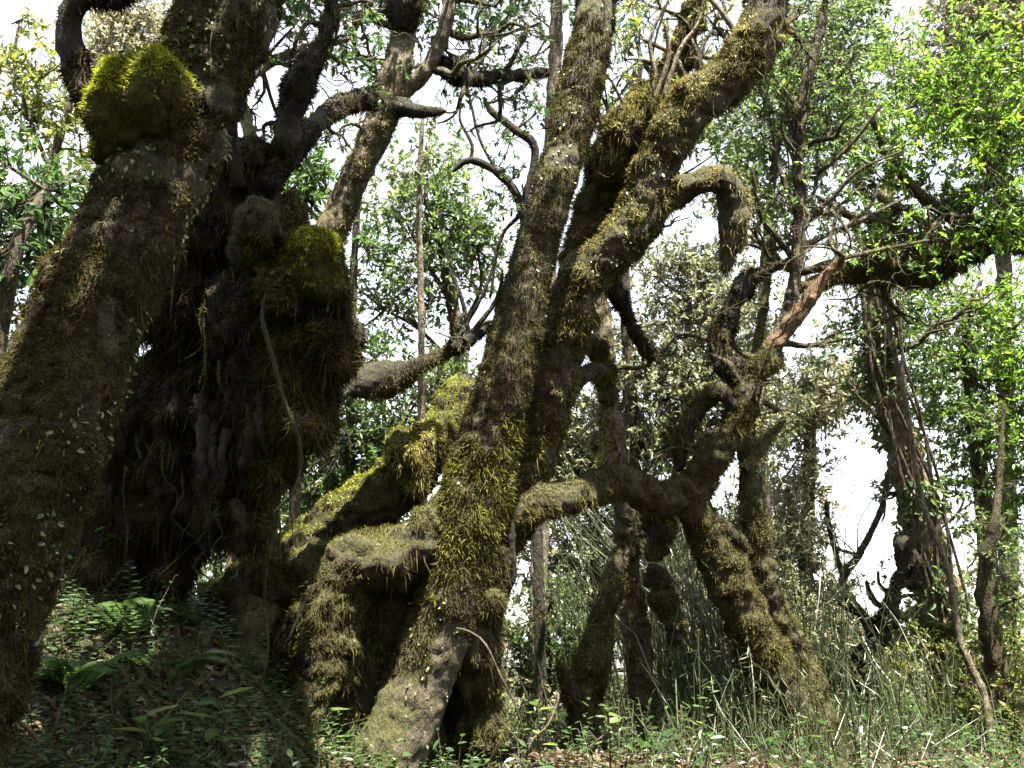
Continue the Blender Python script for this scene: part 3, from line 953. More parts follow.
# --- mossy pole and stump
p7 = px_pts([(668, 900, 6.3, 30), (656, 768, 6.3, 28), (642, 680, 6.3, 27), (632, 600, 6.3, 25), (625, 530, 6.3, 22), (616, 450, 6.3, 19), (607, 380, 6.3, 19), (602, 325, 6.3, 18), (596, 270, 6.4, 13), (604, 200, 6.6, 9), (625, 100, 7, 7)])
p7 = to_ground(p7, 0, 0)
t7 = thing('pole_tree', 'thin upright mossy pole of a tree passing behind the low horizontal bough', 'tree', base_of(p7))
t7_trunk = limb(t7, 'trunk', p7, ['bark_pale', 'moss_brown', 'moss_olive'], 6500, .024, .006, .2, .008, .7, .3, .07, -.1, world=True, extra=[(2, 3500, .02, .006, lambda P, N: fbm(P * 4, 4, 2) > .05)])
clump(t7_trunk, 'moss_clump', [(606, 440, 6.25, 12), (612, 465, 6.2, 14), (604, 415, 6.25, 9), (612, 490, 6.2, 9)], ['bark_mossy', 'moss_tan'], .018, .02, 14, 8000, .05, .006, 1.4, .8, .1)
clump(t7_trunk, 'hanging_moss', [(596, 348, 6.2, 12), (602, 372, 6.2, 13), (608, 395, 6.2, 10)], ['bark_mossy', 'moss_brown'], .018, .02, 14, 8000, .05, .006, 1.4, .8, .1)

ps = ray_ground(600, 745)
tst = thing('mossy_stump', 'shaggy broken stump leaning against the thin mossy pole', 'stump', (ps[0], ps[1], float(H(ps[0], ps[1]))))
limb(tst, 'trunk', [(580, 800, 6.1, 40), (582, 720, 6.1, 34), (590, 665, 6.1, 36), (602, 620, 6.1, 27), (611, 580, 6.1, 20), (619, 548, 6.15, 11)], ['bark_mossy', 'moss_brown', 'moss_tan'], 9000, .034, .007, .3, .010, 1.0, .5, .08, -.3, extra=[(2, 4000, .03, .006, lambda P, N: (N[:, 2] + .4 * fbm(P * 8, 2, 2)) > .3)])
limb(tst, 'branch', [(574, 700, 6.0, 20), (564, 676, 6.0, 14), (558, 662, 6.0, 7)], ['bark_dark', 'moss_brown'], 9000, .03, .006, .3)
thm = thing('mossy_branch', 'swollen mossy branch hanging below the low horizontal bough', 'branch', tuple(at(656, 505, 6.0)))
clump(thm, 'bough', [(656, 508, 6.0, 14), (662, 528, 6.0, 14), (657, 550, 6.0, 10), (657, 576, 6.0, 10), (663, 600, 6.0, 12), (670, 622, 6.0, 10), (675, 637, 6.0, 7)], ['bark_dark', 'moss_brown', 'moss_bright'], .018, .03, 12, 9000, .026, .006, .9, .3, .06, extra=[(2, 5000, .024, .006, lambda P, N: (N[:, 2] > .1) & (P[:, 2] > at(0, 560, 6)[2]))])

# --- small crooked dark tree at the right
p8 = px_pts([(842, 770, 7.6, 34), (848, 715, 7.6, 34), (856, 680, 7.6, 28), (872, 648, 7.6, 20), (885, 620, 7.6, 18), (893, 596, 7.6, 14), (905, 560, 7.6, 8), (916, 528, 7.6, 6)])
p8 = to_ground(p8, 0, 0)
t8 = thing('crooked_tree', 'small dark twisted tree against the bright gap at the right', 'tree', base_of(p8))
limb(t8, 'trunk', p8, ['bark_dark', 'moss_dark'], 7000, .03, .007, .35, .012, .6, .2, .05, world=True)
for line, w in (([(876, 642), (862, 615), (848, 598), (843, 578), (858, 556), (872, 530), (884, 500), (888, 470)], 11), ([(846, 582), (838, 560), (830, 530), (826, 500)], 6), ([(888, 612), (872, 598), (866, 580)], 6), ([(893, 596), (880, 585), (878, 570)], 4), ([(895, 590), (912, 580), (918, 560)], 5)):
    limb(t8, 'branch', [(a, b, 7.6, w * (1 - .08 * i)) for i, (a, b) in enumerate(line)], ['bark_dark', 'moss_brown'], 5000, .02, .006, .25)
crown(t8, [(880, 490, 7.6, 10, .5), (850, 585, 7.6, 14, .8), (895, 575, 7.7, 12, .5), (840, 655, 7.6, 26, .7), (825, 530, 7.6, 12, .5)], ['leaf_grey', 'twig'], .8, .04, -.1, anchors=px_pts([(858, 556, 7.6, 8), (848, 598, 7.6, 8), (893, 596, 7.6, 8)]), limbr=.006)

# --- leaf-clad trunk far right
p9 = px_pts([(992, 790, 9, 46), (968, 695, 9, 44), (946, 620, 9, 44), (930, 560, 9, 42), (914, 490, 9, 36), (896, 425, 9, 31), (880, 365, 9, 26), (874, 300, 9, 20), (880, 230, 9.1, 14), (900, 140, 9.2, 10)])
p9 = to_ground(p9, 0, 0)
t9 = thing('vine_clad_tree', 'stout sunlit trunk wrapped in small climbing leaves at the right', 'tree', base_of(p9))
t9_trunk = limb(t9, 'trunk', p9, ['twig_pale', 'moss_tan'], 5000, .03, .008, .2, .012, world=True)  # pale bark and tan moss stand in for sunlight on this trunk
V, Q, N = tube(p9, .05, None, .2, 0, 3)
P, Nn, _ = surf_sample(V, Q, 3400, 91)
k = fbm(P * 2.5, 92, 2) > -.12
P, Nn = P[k] + Nn[k] * .06, Nn[k]
r = np.random.default_rng(93)
mb = MB()
L9 = r.uniform(.05, .10, len(P))
leafgeo(mb, P, norm(r.normal(0, .7, P.shape) + [0, 0, -.6] + Nn * .5), norm(Nn + r.normal(0, .4, P.shape)), L9, L9 * .5, 0)
for k in range(6):
    V, Q, N = tube([tuple(np.array(q[:3]) + [.16 * math.sin(k * 1.1 + i * .7), -.19, 0]) + (.014,) for i, q in enumerate(p9[2:9])], .06, 6, .2, 0)
    mb.add(V, Q, 1)
mb.build('climber', ['leaf_mid', 'twig'], t9_trunk, smooth=False)
crown(t9, [(868, 330, 9.2, 36), (905, 380, 9.4, 36), (875, 400, 9.3, 24, .7), (945, 430, 9.4, 38), (915, 310, 9.2, 40), (865, 260, 9.2, 34), (940, 500, 9.4, 26, .7)], ['leaf_mid', 'twig'], .55, .06, -.12, anchors=p9, limbr=.014)
clump(t9_trunk, 'moss_clump', [(908, 560, 8.85, 13), (902, 545, 8.85, 10), (912, 580, 8.85, 10)], ['bark_dark', 'moss_dark'], .03, .03, 8, 3000, .04, .008)

# --- bough and bright crown over the right
p11 = px_pts([(1180, 820, 7.2, 60), (1150, 560, 7.2, 52), (1120, 330, 7.2, 44), (1075, 245, 7.2, 34), (1010, 238, 7.2, 26), (940, 252, 7.2, 32), (890, 268, 7.2, 30), (845, 272, 7.2, 18), (800, 290, 7.1, 10)])
p11 = to_ground(p11, 0, 0)
t11 = thing('spreading_tree', 'tree with a dark level bough and a bright green sunlit crown at upper right', 'tree', base_of(p11))
t11_trunk = limb(t11, 'trunk', p11, ['bark_mossy', 'moss_brown'], 6000, .035, .007, .3, .012, .9, .5, .12, -.3, world=True)
clump(t11_trunk, 'hanging_moss', [(905, 266, 7.2, 15, 1.6), (868, 268, 7.2, 10, 1.8), (942, 262, 7.2, 14, 1.6), (925, 278, 7.2, 11, 1.5), (880, 250, 7.25, 11, 1.6)], ['bark_mossy', 'moss_brown'], .03, .05, 7, 5000, .05, .008, 1.3, .5, .12)
limb(t11, 'branch', [(985, 244, 7.2, 18), (950, 215, 7.2, 14), (915, 190, 7.1, 11), (885, 150, 7.1, 8), (870, 110, 7, 5)], ['twig', 'moss_brown'], 4000, .02, .006, .25)
limb(t11, 'branch', [(1040, 240, 7.2, 18), (1010, 190, 7.3, 13), (975, 140, 7.3, 10), (950, 80, 7.3, 6)], ['twig', 'moss_brown'], 4000, .02, .006, .25)
limb(t11, 'branch', [(930, 250, 7.2, 14), (890, 225, 7.1, 10), (850, 215, 7.1, 8), (815, 195, 7, 4)], ['twig', 'moss_brown'], 4000, .02, .006, .25)
crown(t11, [(905, 110, 7.2, 46), (955, 95, 7.3, 52), (1000, 150, 7.3, 54), (935, 165, 7.2, 50), (870, 165, 7.2, 36, .8), (985, 70, 7.4, 40), (1000, 205, 7.2, 34), (945, 210, 7.2, 30), (865, 215, 7.2, 22, .6), (920, 60, 7.4, 34), (1040, 110, 7.4, 60), (900, 215, 7.1, 24), (960, 228, 7.1, 22), (905, 250, 6.95, 14), (955, 242, 6.95, 15), (868, 258, 6.95, 12), (1005, 230, 6.95, 16), (930, 262, 6.9, 10)], ['leaf_bright', 'twig'], .5, .05, -.0, anchors=px_pts([(915, 190, 7.1, 8), (975, 140, 7.3, 8), (950, 215, 7.2, 8), (1010, 190, 7.3, 8), (890, 225, 7.1, 8), (870, 110, 7, 8)]), limbr=.01)

# --- mossy fallen bough and root heap left of the middle trunk
tfb = thing('fallen_bough', 'thick fallen bough with bright yellow-green moss left of the middle trunk', 'fallen bough', tuple(at(240, 600, 5.3)))
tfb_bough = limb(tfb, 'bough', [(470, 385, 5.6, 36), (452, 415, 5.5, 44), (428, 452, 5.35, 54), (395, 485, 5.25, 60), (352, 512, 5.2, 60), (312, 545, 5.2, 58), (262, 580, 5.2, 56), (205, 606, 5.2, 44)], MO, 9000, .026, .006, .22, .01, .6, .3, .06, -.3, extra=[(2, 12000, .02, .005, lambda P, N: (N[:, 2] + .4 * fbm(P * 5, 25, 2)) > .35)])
clump(tfb_bough, 'moss_clump', [(408, 455, 5.1, 20), (424, 440, 5.15, 16), (415, 478, 5.1, 15), (400, 440, 5.15, 10)], ['bark_mossy', 'moss_tan', 'moss_bright'], .016, .025, 14, 10000, .04, .006, 1.1, .6, .07, extra=[(2, 4000, .03, .005, up_n(0))])
ROOTFILL = [(400, 590, 5.2, 44), (360, 610, 5.1, 52), (310, 630, 5.05, 56), (390, 660, 5.2, 50), (340, 685, 5.05, 58), (270, 650, 5.05, 52), (420, 560, 5.3, 40), (375, 740, 5.05, 60), (300, 740, 5.0, 60), (440, 700, 5.4, 50), (240, 660, 5.05, 40)]
tr = thing('root_heap', 'heap of arching moss-draped roots at the foot of the middle trunk', 'roots', tuple(at(330, 690, 4.9)[:2]) + (float(H(*at(330, 690, 4.9)[:2])),))
limb(tr, 'root', [(462, 500, 5.05, 36), (432, 528, 4.95, 44), (398, 552, 4.85, 54), (352, 566, 4.85, 60), (305, 578, 4.9, 60), (255, 596, 4.95, 54), (205, 625, 5.0, 44), (150, 650, 5.0, 40)], MG, 9000, .03, .006, .25, .012, .9, .4, .08, -.3, extra=[(2, 6000, .025, .006, lambda P, N: (N[:, 2] + .5 * fbm(P * 5, 25, 2)) > .4)])
clump(tr, 'moss_bank', ROOTFILL, ['bark_dark', 'moss_brown', 'moss_green'], .03, .06, 6, 4500, .04, .007, 1.1, .5, .1, extra=[(2, 2500, .035, .006, lambda P, N: fbm(P * 4, 9, 2) > .15)])
for line in ([(352, 572, 5.0, 40), (350, 620, 5.0, 30), (340, 670, 5.0, 26), (330, 740, 5.0, 26)], [(318, 585, 4.8, 50), (322, 630, 4.75, 44), (318, 680, 4.7, 40), (300, 740, 4.6, 40)], [(262, 605, 4.8, 44), (248, 640, 4.7, 38), (225, 690, 4.6, 34), (190, 730, 4.4, 30)], [(345, 580, 4.85, 40), (346, 625, 4.8, 30), (340, 690, 4.8, 26)]):
    limb(tr, 'root', line, ['bark_mossy', 'moss_olive', 'moss_green'], 9000, .032, .006, .35, .015, 1.1, .5, .08, -.3, extra=[(2, 1800, .03, .006, lambda P, N: fbm(P * 6, 2, 2) > .1)])

def wander(mb, p, d, L, r0, lev, r, mats=(0, 1), fz=5000):
    n = 6
    pts = [tuple(p) + (r0,)]
    q = np.array(p, float)
    d = norm(np.array(d, float))
    kids = []
    for i in range(n):
        d = norm(d + r.normal(0, .42, 3) + np.array([0, 0, .06]))
        q = q + d * L / n
        pts.append(tuple(q) + (max(r0 * (1 - .13 * (i + 1)), .002),))
        if lev > 0 and i > 0 and r.random() < .75:
            kids.append((q.copy(), norm(d + r.normal(0, .9, 3)), L * r.uniform(.35, .7), r0 * (1 - .13 * (i + 1)) * .6))
    V, Q, N = tube(pts, .04, 6, .25, .002 if r0 > .006 else 0, int(r.integers(9999)))
    mb.add(V, Q, mats[0])
    if fz and r0 > .004:
        fuzz(mb, V, Q, fz, .022, .005, mats[1], .9, int(r.integers(9999)), hang=.4, hangL=.06)
    for k in kids:
        wander(mb, *k, lev - 1, r, mats, fz)


def lattice(parent, starts, seed, mats=('twig', 'moss_brown'), lev=2, fz=5000):
    """starts: (px, py, depth, dx, dy, length px, width px): crooked side boughs that fork into twigs"""
    r = np.random.default_rng(seed)
    mb = MB()
    for px, py, d, dx, dy, L, w in starts:
        p = at(px, py, d)
        dr = RT * dx - UP * dy + FW * r.normal(0, .35)
        wander(mb, p, dr, L * d / F, rad(w, d), lev, r, (0, 1), fz)
    return mb.build('branch', list(mats), parent)


lattice(t3, [(400, 60, 6, -1, -.3, 90, 8), (404, 30, 6, -1, -.1, 110, 8), (430, 68, 6, 1, -.2, 100, 8), (446, 30, 6, 1, 0, 110, 8), (455, 70, 6.3, .3, 1, 80, 6), (500, 76, 6.7, .2, 1, 90, 6), (530, 74, 6.9, -.2, 1, 90, 5), (500, 76, 6.7, .3, -1, 90, 6), (460, 74, 6.4, .3, -1, 80, 6), (412, 0, 6.2, -1, .2, 110, 7), (370, 140, 6, -1, -.3, 60, 5), (452, 0, 6, 1, .4, 90, 6)], 31)
lattice(tb, [(300, 80, 4.4, -1, -.3, 60, 7), (318, 50, 4.4, 1, -.3, 70, 7), (330, 20, 4.4, -1, 0, 80, 6), (330, 10, 4.4, 1, .2, 80, 6), (288, 125, 4.4, -1, -.4, 55, 6), (345, 104, 5.2, .2, -1, 70, 6), (320, 118, 4.9, .4, 1, 60, 5), (440, 357, 5.1, .3, -1, 80, 5), (262, 75, 5, .6, -1, 70, 5), (475, 338, 5.1, -.3, .9, 60, 4)], 32)
lattice(t5, [(660, 150, 5.5, -.3, -1, 110, 7), (690, 95, 5.5, -.5, -1, 110, 7), (735, 60, 5.5, -.6, -1, 90, 7), (760, 20, 5.5, 1, -.3, 90, 6), (610, 150, 5.8, -.2, -1, 90, 6), (690, 185, 5.4, .2, 1, 70, 5), (640, 240, 5.5, .6, .6, 70, 5), (765, 40, 5.5, 1, .3, 80, 6), (620, 130, 5.7, .2, -1, 110, 6), (672, 72, 5.85, .3, -1, 100, 7)], 33, lev=2)
lattice(t6, [(764, 360, 6.1, -1, -.5, 90, 8), (752, 385, 6, -1, .1, 100, 8), (740, 415, 6, 1, -.1, 90, 7), (775, 345, 6, 1, .2, 90, 7), (720, 450, 6, -1, -.2, 80, 7), (796, 270, 6.2, -1, -.2, 90, 7), (796, 272, 6.2, 1, -.2, 120, 8), (800, 215, 6.25, 1, -.4, 120, 7), (800, 215, 6.25, -1, -.4, 80, 6), (800, 150, 6.3, -1, -.3, 80, 5), (800, 150, 6.3, 1, -.6, 90, 6), (700, 440, 6.1, -1, .2, 70, 6), (725, 340, 6.2, -1, -.2, 70, 6), (760, 400, 6, .8, .5, 80, 6), (655, 490, 5.9, -.1, 1, 60, 5), (600, 488, 5.7, .2, -1, 70, 5), (712, 520, 6, 1, .2, 60, 6), (620, 480, 5.7, -.6, -1, 80, 5)], 34)
lattice(t7, [(606, 375, 6.3, 1, -.5, 90, 6), (602, 330, 6.3, -.6, -.6, 60, 5), (612, 420, 6.3, 1, -.2, 90, 6), (600, 290, 6.4, 1, -.5, 90, 6), (625, 540, 6.3, 1, -.3, 70, 5)], 35)
lattice(t9, [(905, 440, 9, -1, -.3, 90, 7), (890, 400, 9, 1, -.5, 110, 8), (880, 350, 9, -1, -.4, 90, 7), (930, 560, 9, 1, -.5, 100, 7), (940, 600, 9, 1, -.3, 90, 6), (915, 500, 9, -.8, -.2, 60, 6), (880, 365, 9, 1, -.3, 130, 8)], 36)
lattice(t11, [(900, 262, 7.2, -1, -.4, 130, 8), (940, 250, 7.2, -.6, -1, 130, 9), (880, 268, 7.2, -.8, .2, 90, 7), (1000, 240, 7.2, -.6, -1, 130, 9), (860, 270, 7.2, .2, -1, 110, 7), (960, 245, 7.2, .4, 1, 80, 7), (915, 265, 7.2, .2, 1, 90, 7), (985, 240, 7.2, -1, -.3, 120, 7), (890, 268, 7.2, .4, 1, 70, 6), (1040, 240, 7.2, -1, -.6, 150, 8)], 37)
lattice(t8, [(872, 648, 7.6, 1, -.8, 70, 6), (862, 615, 7.6, -1, -.2, 50, 5), (858, 556, 7.6, -1, -.5, 50, 4), (893, 600, 7.6, 1, -.4, 50, 4), (850, 690, 7.6, -1, -.5, 60, 6)], 38, ('bark_dark', 'moss_brown'))

# ================================================================== BACKGROUND TREES
GB = 'trees of the forest behind'


def bgtree(name, label, trunk, blobs, leaf, nper=.8, L=.055, gap=-.08, wood='twig', moss=None, lump=.15, limbr=.014, extra=(), droop=.15, wr=.42, up=.5):
    p = to_ground(px_pts(trunk), 0, 0)
    o = thing(name, label, 'tree', base_of(p), GB)
    limb(o, 'trunk', p, [wood, moss or 'moss_brown'], 2500 if moss else 700, .02, .007, lump, .004, world=True, step=.05, res=.02)
    an = list(p)
    for line in extra:
        pe = px_pts(line)
        limb(o, 'branch', pe, [wood, moss or 'moss_brown'], 1500, .02, .006, .15, .003, world=True, step=.04)
        an += pe
    q = random.Random(len(name) + int(blobs[0][0]))
    more = []
    for b in blobs:
        dn = b[4] if len(b) > 4 else 1
        a, k = q.uniform(0, 6.28), q.uniform(.5, .95) * b[3]
        more.append((b[0] + k * math.cos(a), b[1] + k * math.sin(a), b[2] + q.uniform(.1, .7), b[3] * .8, dn * .8))
    crown(o, list(blobs) + more, [leaf, wood], nper, L, gap, wr, an, up, limbr, droop=droop)
    return o


bgtree('forest_tree', 'thin tree with yellow-green leaves at the upper left corner', [(48, 330, 7, 13), (44, 210, 7, 11), (56, 150, 7, 9), (72, 95, 7, 6), (80, 60, 7, 4)],
       [(40, 80, 7, 34, .5), (62, 120, 7, 28, .5), (20, 110, 7, 26, .5), (80, 150, 7, 22, .5), (15, 60, 7, 18, .4), (100, 190, 7.2, 24, .6), (20, 20, 7, 14, .35)], 'leaf_yellow', .75, .055, 0, extra=[[(50, 170, 7, 5), (30, 120, 7, 4), (15, 70, 7, 3)]])
bgtree('forest_tree', 'pale feathery treetop showing above the moss cushion at top left', [(160, 400, 11, 14), (150, 160, 11, 10), (140, 40, 11, 7)],
       [(130, 40, 11, 36), (150, 15, 11, 30), (105, 60, 11, 26), (165, 60, 11, 24), (110, 15, 11, 20, .7)], 'leaf_pale', .75, .06, -.05)
bgtree('understory_tree', 'dark low leafy tree at the left edge behind the leaning trunk', [(-10, 420, 5, 24), (0, 320, 5, 20), (20, 240, 5, 14), (45, 190, 5.2, 9)],
       [(15, 215, 5.2, 34), (50, 225, 5.4, 26), (5, 165, 5.2, 26, .8), (65, 185, 5.6, 22, .8), (-30, 250, 5, 50), (85, 225, 5.8, 18), (40, 260, 5.5, 26)], 'leaf_dark', .9, .055, -.15)
bgtree('forest_tree', 'dark leafy sapling between the root mass and the forked trunk', [(300, 420, 7, 10), (302, 260, 7, 8), (306, 200, 7, 5)],
       [(300, 178, 7, 24), (312, 205, 7, 18), (290, 205, 7, 18, .7), (318, 165, 7, 14, .7)], 'leaf_dark', .8, .06, -.05)
bgtree('round_crowned_tree', 'round-crowned dark green tree in the bright gap left of the middle trunk', [(470, 620, 9, 12), (462, 420, 9, 11), (450, 300, 9, 9), (432, 215, 9, 6)],
       [(425, 190, 9, 40), (462, 220, 9, 34), (396, 215, 9, 28, .8), (430, 245, 9, 46), (475, 255, 9, 26, .7), (392, 265, 9, 32, .7), (425, 300, 9, 34, .6), (375, 310, 9, 28, .6), (360, 275, 9, 16, .5)], 'leaf_mid', .5, .062, .02,
       extra=[[(450, 300, 9, 6), (425, 260, 9, 4), (405, 220, 9, 3)], [(455, 340, 9, 6), (480, 290, 9, 4), (478, 250, 9, 3)], [(458, 370, 9, 5), (420, 330, 9, 4), (385, 310, 9, 3)]])
bgtree('slender_tree', 'straight pale thin stem standing alone in the gap left of the middle trunk', [(424, 640, 7.6, 11), (422, 420, 7.6, 9), (421, 300, 7.6, 7), (419, 200, 7.6, 6), (423, 110, 7.6, 4)], [(415, 170, 7.6, 14, .4), (428, 120, 7.6, 12, .3), (430, 390, 7.6, 18, .5)], 'leaf_mid', .6, .05, 0, 'twig_pale')
bgtree('slender_tree', 'thin dark stem beside the right side of the root mass', [(345, 640, 8, 13), (350, 470, 8, 11), (352, 330, 8, 9), (356, 230, 8, 7), (366, 150, 8, 4)], [(340, 300, 8, 20, .6), (368, 250, 8, 20, .5), (345, 360, 8, 26, .7), (372, 360, 8, 22, .7)], 'leaf_dark', .8, .055, -.05)
bgtree('slender_tree', 'slim grey stem slanting beside the round-crowned tree', [(490, 620, 10, 14), (470, 430, 10, 12), (455, 310, 10, 10), (446, 250, 10, 8), (438, 190, 10, 5)], [(480, 420, 10, 26, .6), (445, 160, 10, 16, .3)], 'leaf_mid', .7, .055, 0, 'bark_pale')
bgtree('understory_tree', 'leafy shrub filling the gap below the thick mossy bough left of centre', [(400, 640, 8, 14), (396, 520, 8, 10), (392, 450, 8, 7)],
       [(345, 425, 8, 34), (390, 430, 8.2, 36), (440, 405, 8, 30), (350, 470, 8, 34), (400, 470, 8, 34), (318, 490, 8, 28), (312, 455, 8, 24, .8), (300, 525, 8, 26), (440, 370, 8.3, 18, .6), (370, 500, 8, 30), (340, 520, 8, 30), (470, 390, 8.2, 20)], 'leaf_mid', .9, .055, -.12)
bgtree('understory_tree', 'far leafy tree seen through the slot under the root mass', [(215, 640, 9, 12), (218, 560, 9, 9), (222, 520, 9, 6)], [(215, 548, 9, 24), (240, 535, 9, 18, .8), (195, 560, 9, 18), (270, 530, 9, 22), (250, 560, 9, 24)], 'leaf_mid', .8, .055, 0)
bgtree('bare_tree', 'thin bare twisted tree against the white sky left of the tall trunk', [(535, 420, 8, 10), (530, 300, 8, 9), (522, 210, 8, 9), (500, 175, 8, 9), (470, 160, 8, 8), (452, 172, 8, 6)],
       [(510, 140, 8, 20, .35), (520, 200, 8, 18, .4), (540, 110, 8, 18, .4), (505, 170, 8, 14, .4)], 'leaf_dark', .5, .045, 0.05, 'bark_dark',
       extra=[[(522, 210, 8, 7), (535, 150, 8, 9), (515, 130, 8, 9), (490, 110, 8, 7), (488, 103, 8, 4)], [(520, 215, 8, 5), (500, 240, 8, 4), (490, 300, 8, 3)], [(500, 175, 8, 4), (480, 140, 8, 3), (468, 90, 8, 3), (458, 60, 8, 2)], [(470, 160, 8, 4), (472, 145, 8, 4), (460, 120, 8, 3), (462, 100, 8, 2)]])
bgtree('forest_tree', 'pale trunk rising just left of the top of the middle trunk', [(540, 520, 8.5, 18), (548, 300, 8.5, 16), (552, 130, 8.5, 15), (556, 40, 8.5, 14), (558, -60, 8.5, 12)],
       [(540, 20, 8.5, 26, .4), (520, 60, 8.5, 22, .4), (565, -40, 8.5, 30)], 'leaf_dark', .42, .05, 0, 'bark_pale')
bgtree('forest_tree', 'blue-green leafy tree behind the thick stems at top centre', [(640, 620, 9, 16), (632, 420, 9, 14), (622, 200, 9, 11), (640, 60, 9, 8)],
       [(625, 60, 9, 26, .5), (640, 20, 9, 28, .5), (610, 110, 9, 20, .4), (700, 130, 9, 22, .5), (730, 110, 9, 28, .7), (720, 150, 9, 24, .7), (745, 70, 9, 24, .5)], 'leaf_mid', .48, .055, 0)
bgtree('forest_tree', 'blue-green tree whose leaves speckle the sky behind the slim upright stem', [(770, 620, 10, 18), (760, 420, 10, 14), (766, 250, 10, 10), (780, 120, 10, 7)],
       [(750, 140, 10, 28, .7), (775, 90, 10, 34, .7), (810, 70, 10, 38, .9), (845, 60, 10, 34, .8), (860, 110, 10, 28, .7), (830, 130, 10, 34, .7), (760, 215, 10, 28, .6), (730, 190, 10, 22, .6), (790, 180, 10, 30, .7), (840, 15, 10, 34)], 'leaf_mid', .8, .062, -.02)
bgtree('tall_tree', 'tall pale grey-green tree at the top right corner', [(1010, 640, 13, 20), (1005, 300, 13, 16), (995, 100, 13, 10), (990, 20, 13, 6)],
       [(985, 60, 13, 44), (1010, 20, 13, 44), (965, 20, 13, 26, .8), (1020, 100, 13, 50), (960, 100, 13, 34), (925, 60, 13, 26, .6), (1000, -30, 13, 50)], 'leaf_pale', .85, .07, -.12, droop=.6)
bgtree('understory_tree', 'pale grey-green bushy tree behind the crooked tree at centre right', [(690, 660, 9, 16), (686, 520, 9, 13), (684, 400, 9, 10), (690, 300, 9, 6)],
       [(690, 300, 9, 36), (668, 350, 9, 38), (705, 365, 9, 40), (665, 400, 9, 38), (700, 430, 9, 34), (735, 440, 9, 28), (640, 350, 9, 22, .7), (660, 265, 9.2, 26, .8), (700, 255, 9.2, 22, .7), (745, 310, 9, 26), (660, 450, 9, 30), (770, 400, 9, 28), (735, 385, 9, 30)], 'leaf_grey', .7, .05, -.1)
bgtree('understory_tree', 'dense leafy bush under the low horizontal bough', [(600, 720, 9.5, 16), (596, 600, 9.5, 12), (592, 480, 9.5, 8)],
       [(575, 420, 9.5, 28), (590, 450, 9.5, 38), (630, 430, 9.5, 28), (560, 490, 9.5, 34), (600, 500, 9.5, 34), (640, 510, 9.5, 40), (570, 550, 9.5, 38), (620, 570, 9.5, 44), (535, 560, 9.5, 26), (660, 570, 9.5, 40), (555, 460, 9.5, 26), (530, 470, 9.5, 24), (645, 640, 9.5, 40), (600, 640, 9.5, 26)], 'leaf_grey', .75, .05, -.12)
bgtree('understory_tree', 'dark sapling seen low through the gap right of the middle trunk', [(545, 760, 8, 14), (545, 680, 8, 11), (548, 610, 8, 6)],
       [(535, 620, 8, 26, .6), (565, 640, 8, 26, .6), (520, 655, 8, 26), (555, 600, 8, 20, .6), (545, 690, 8, 36), (580, 700, 8, 30)], 'leaf_mid', .75, .05, -.02)
bgtree('forest_tree', 'mid-green leafy tree behind the vine-wrapped trunk at right', [(1000, 700, 9.8, 22), (985, 520, 9.8, 18), (970, 380, 9.8, 13), (965, 300, 9.8, 8)],
       [(975, 310, 9.8, 40), (1010, 330, 9.8, 44), (950, 350, 9.8, 38), (985, 390, 9.8, 46), (1015, 430, 9.8, 44), (965, 435, 9.8, 36), (1015, 500, 9.8, 34), (945, 290, 9.8, 28), (985, 480, 9.8, 26, .7), (1060, 380, 9.8, 60)], 'leaf_bright', .48, .062, -.1)
bgtree('understory_tree', 'pale dry-leaved tree left of the bright sky gap', [(800, 720, 11, 18), (806, 560, 11, 14), (810, 440, 11, 13), (806, 380, 11, 10)],
       [(790, 430, 11, 26), (800, 480, 11, 28), (780, 520, 11, 32), (805, 550, 11, 28), (775, 580, 11, 32), (815, 600, 11, 26), (835, 590, 11, 14, .6), (795, 630, 11, 32), (745, 560, 11, 30), (830, 395, 11, 26), (800, 390, 11, 26), (850, 380, 11, 22), (845, 650, 11, 26)], 'leaf_pale', .95, .055, -.12, 'bark_pale')
bgtree('understory_tree', 'grey-green thicket tree behind the two dark leaning trunks', [(720, 740, 9, 14), (712, 640, 9, 10), (705, 560, 9, 6)],
       [(700, 560, 9, 34), (690, 610, 9, 34), (735, 600, 9, 36), (720, 650, 9, 40), (760, 610, 9.2, 34), (680, 660, 9, 34), (740, 540, 9, 24), (790, 660, 9.4, 34)], 'leaf_grey', .85, .05, -.12)
bgtree('forest_tree', 'knobbly mossy trunk near the right edge', [(1010, 760, 8, 26), (1000, 680, 8, 22), (988, 620, 8, 18), (985, 570, 8, 15), (995, 520, 8, 9), (1000, 470, 8.1, 6), (1004, 400, 8.2, 3)],
       [(1000, 540, 8, 20, .6), (1015, 600, 8, 24, .7), (975, 520, 8.2, 16, .5)], 'leaf_mid', .7, .055, -.05, 'bark_mossy', 'moss_brown', .35)
bgtree('understory_tree', 'leafy bush on the sunlit slope at lower right', [(940, 790, 8.2, 12), (945, 720, 8.2, 8), (950, 690, 8.2, 5)],
       [(920, 670, 8.6, 24), (950, 720, 8, 30), (1005, 690, 8, 34), (990, 745, 7.6, 40), (1020, 640, 8.4, 28), (885, 700, 8.4, 20, .8), (905, 640, 9, 22), (935, 610, 9.4, 20, .7), (975, 650, 8.5, 20, .7)], 'leaf_yellow', .65, .05, -.05)
bgtree('forest_tree', 'distant pale trees glimpsed low behind the small twisted tree', [(870, 760, 14, 14), (872, 690, 14, 10), (876, 640, 14, 6)], [(860, 660, 14, 30), (900, 650, 14, 28), (885, 690, 14, 30), (925, 690, 14, 28), (840, 690, 14, 24)], 'leaf_pale', .9, .07, -.15)

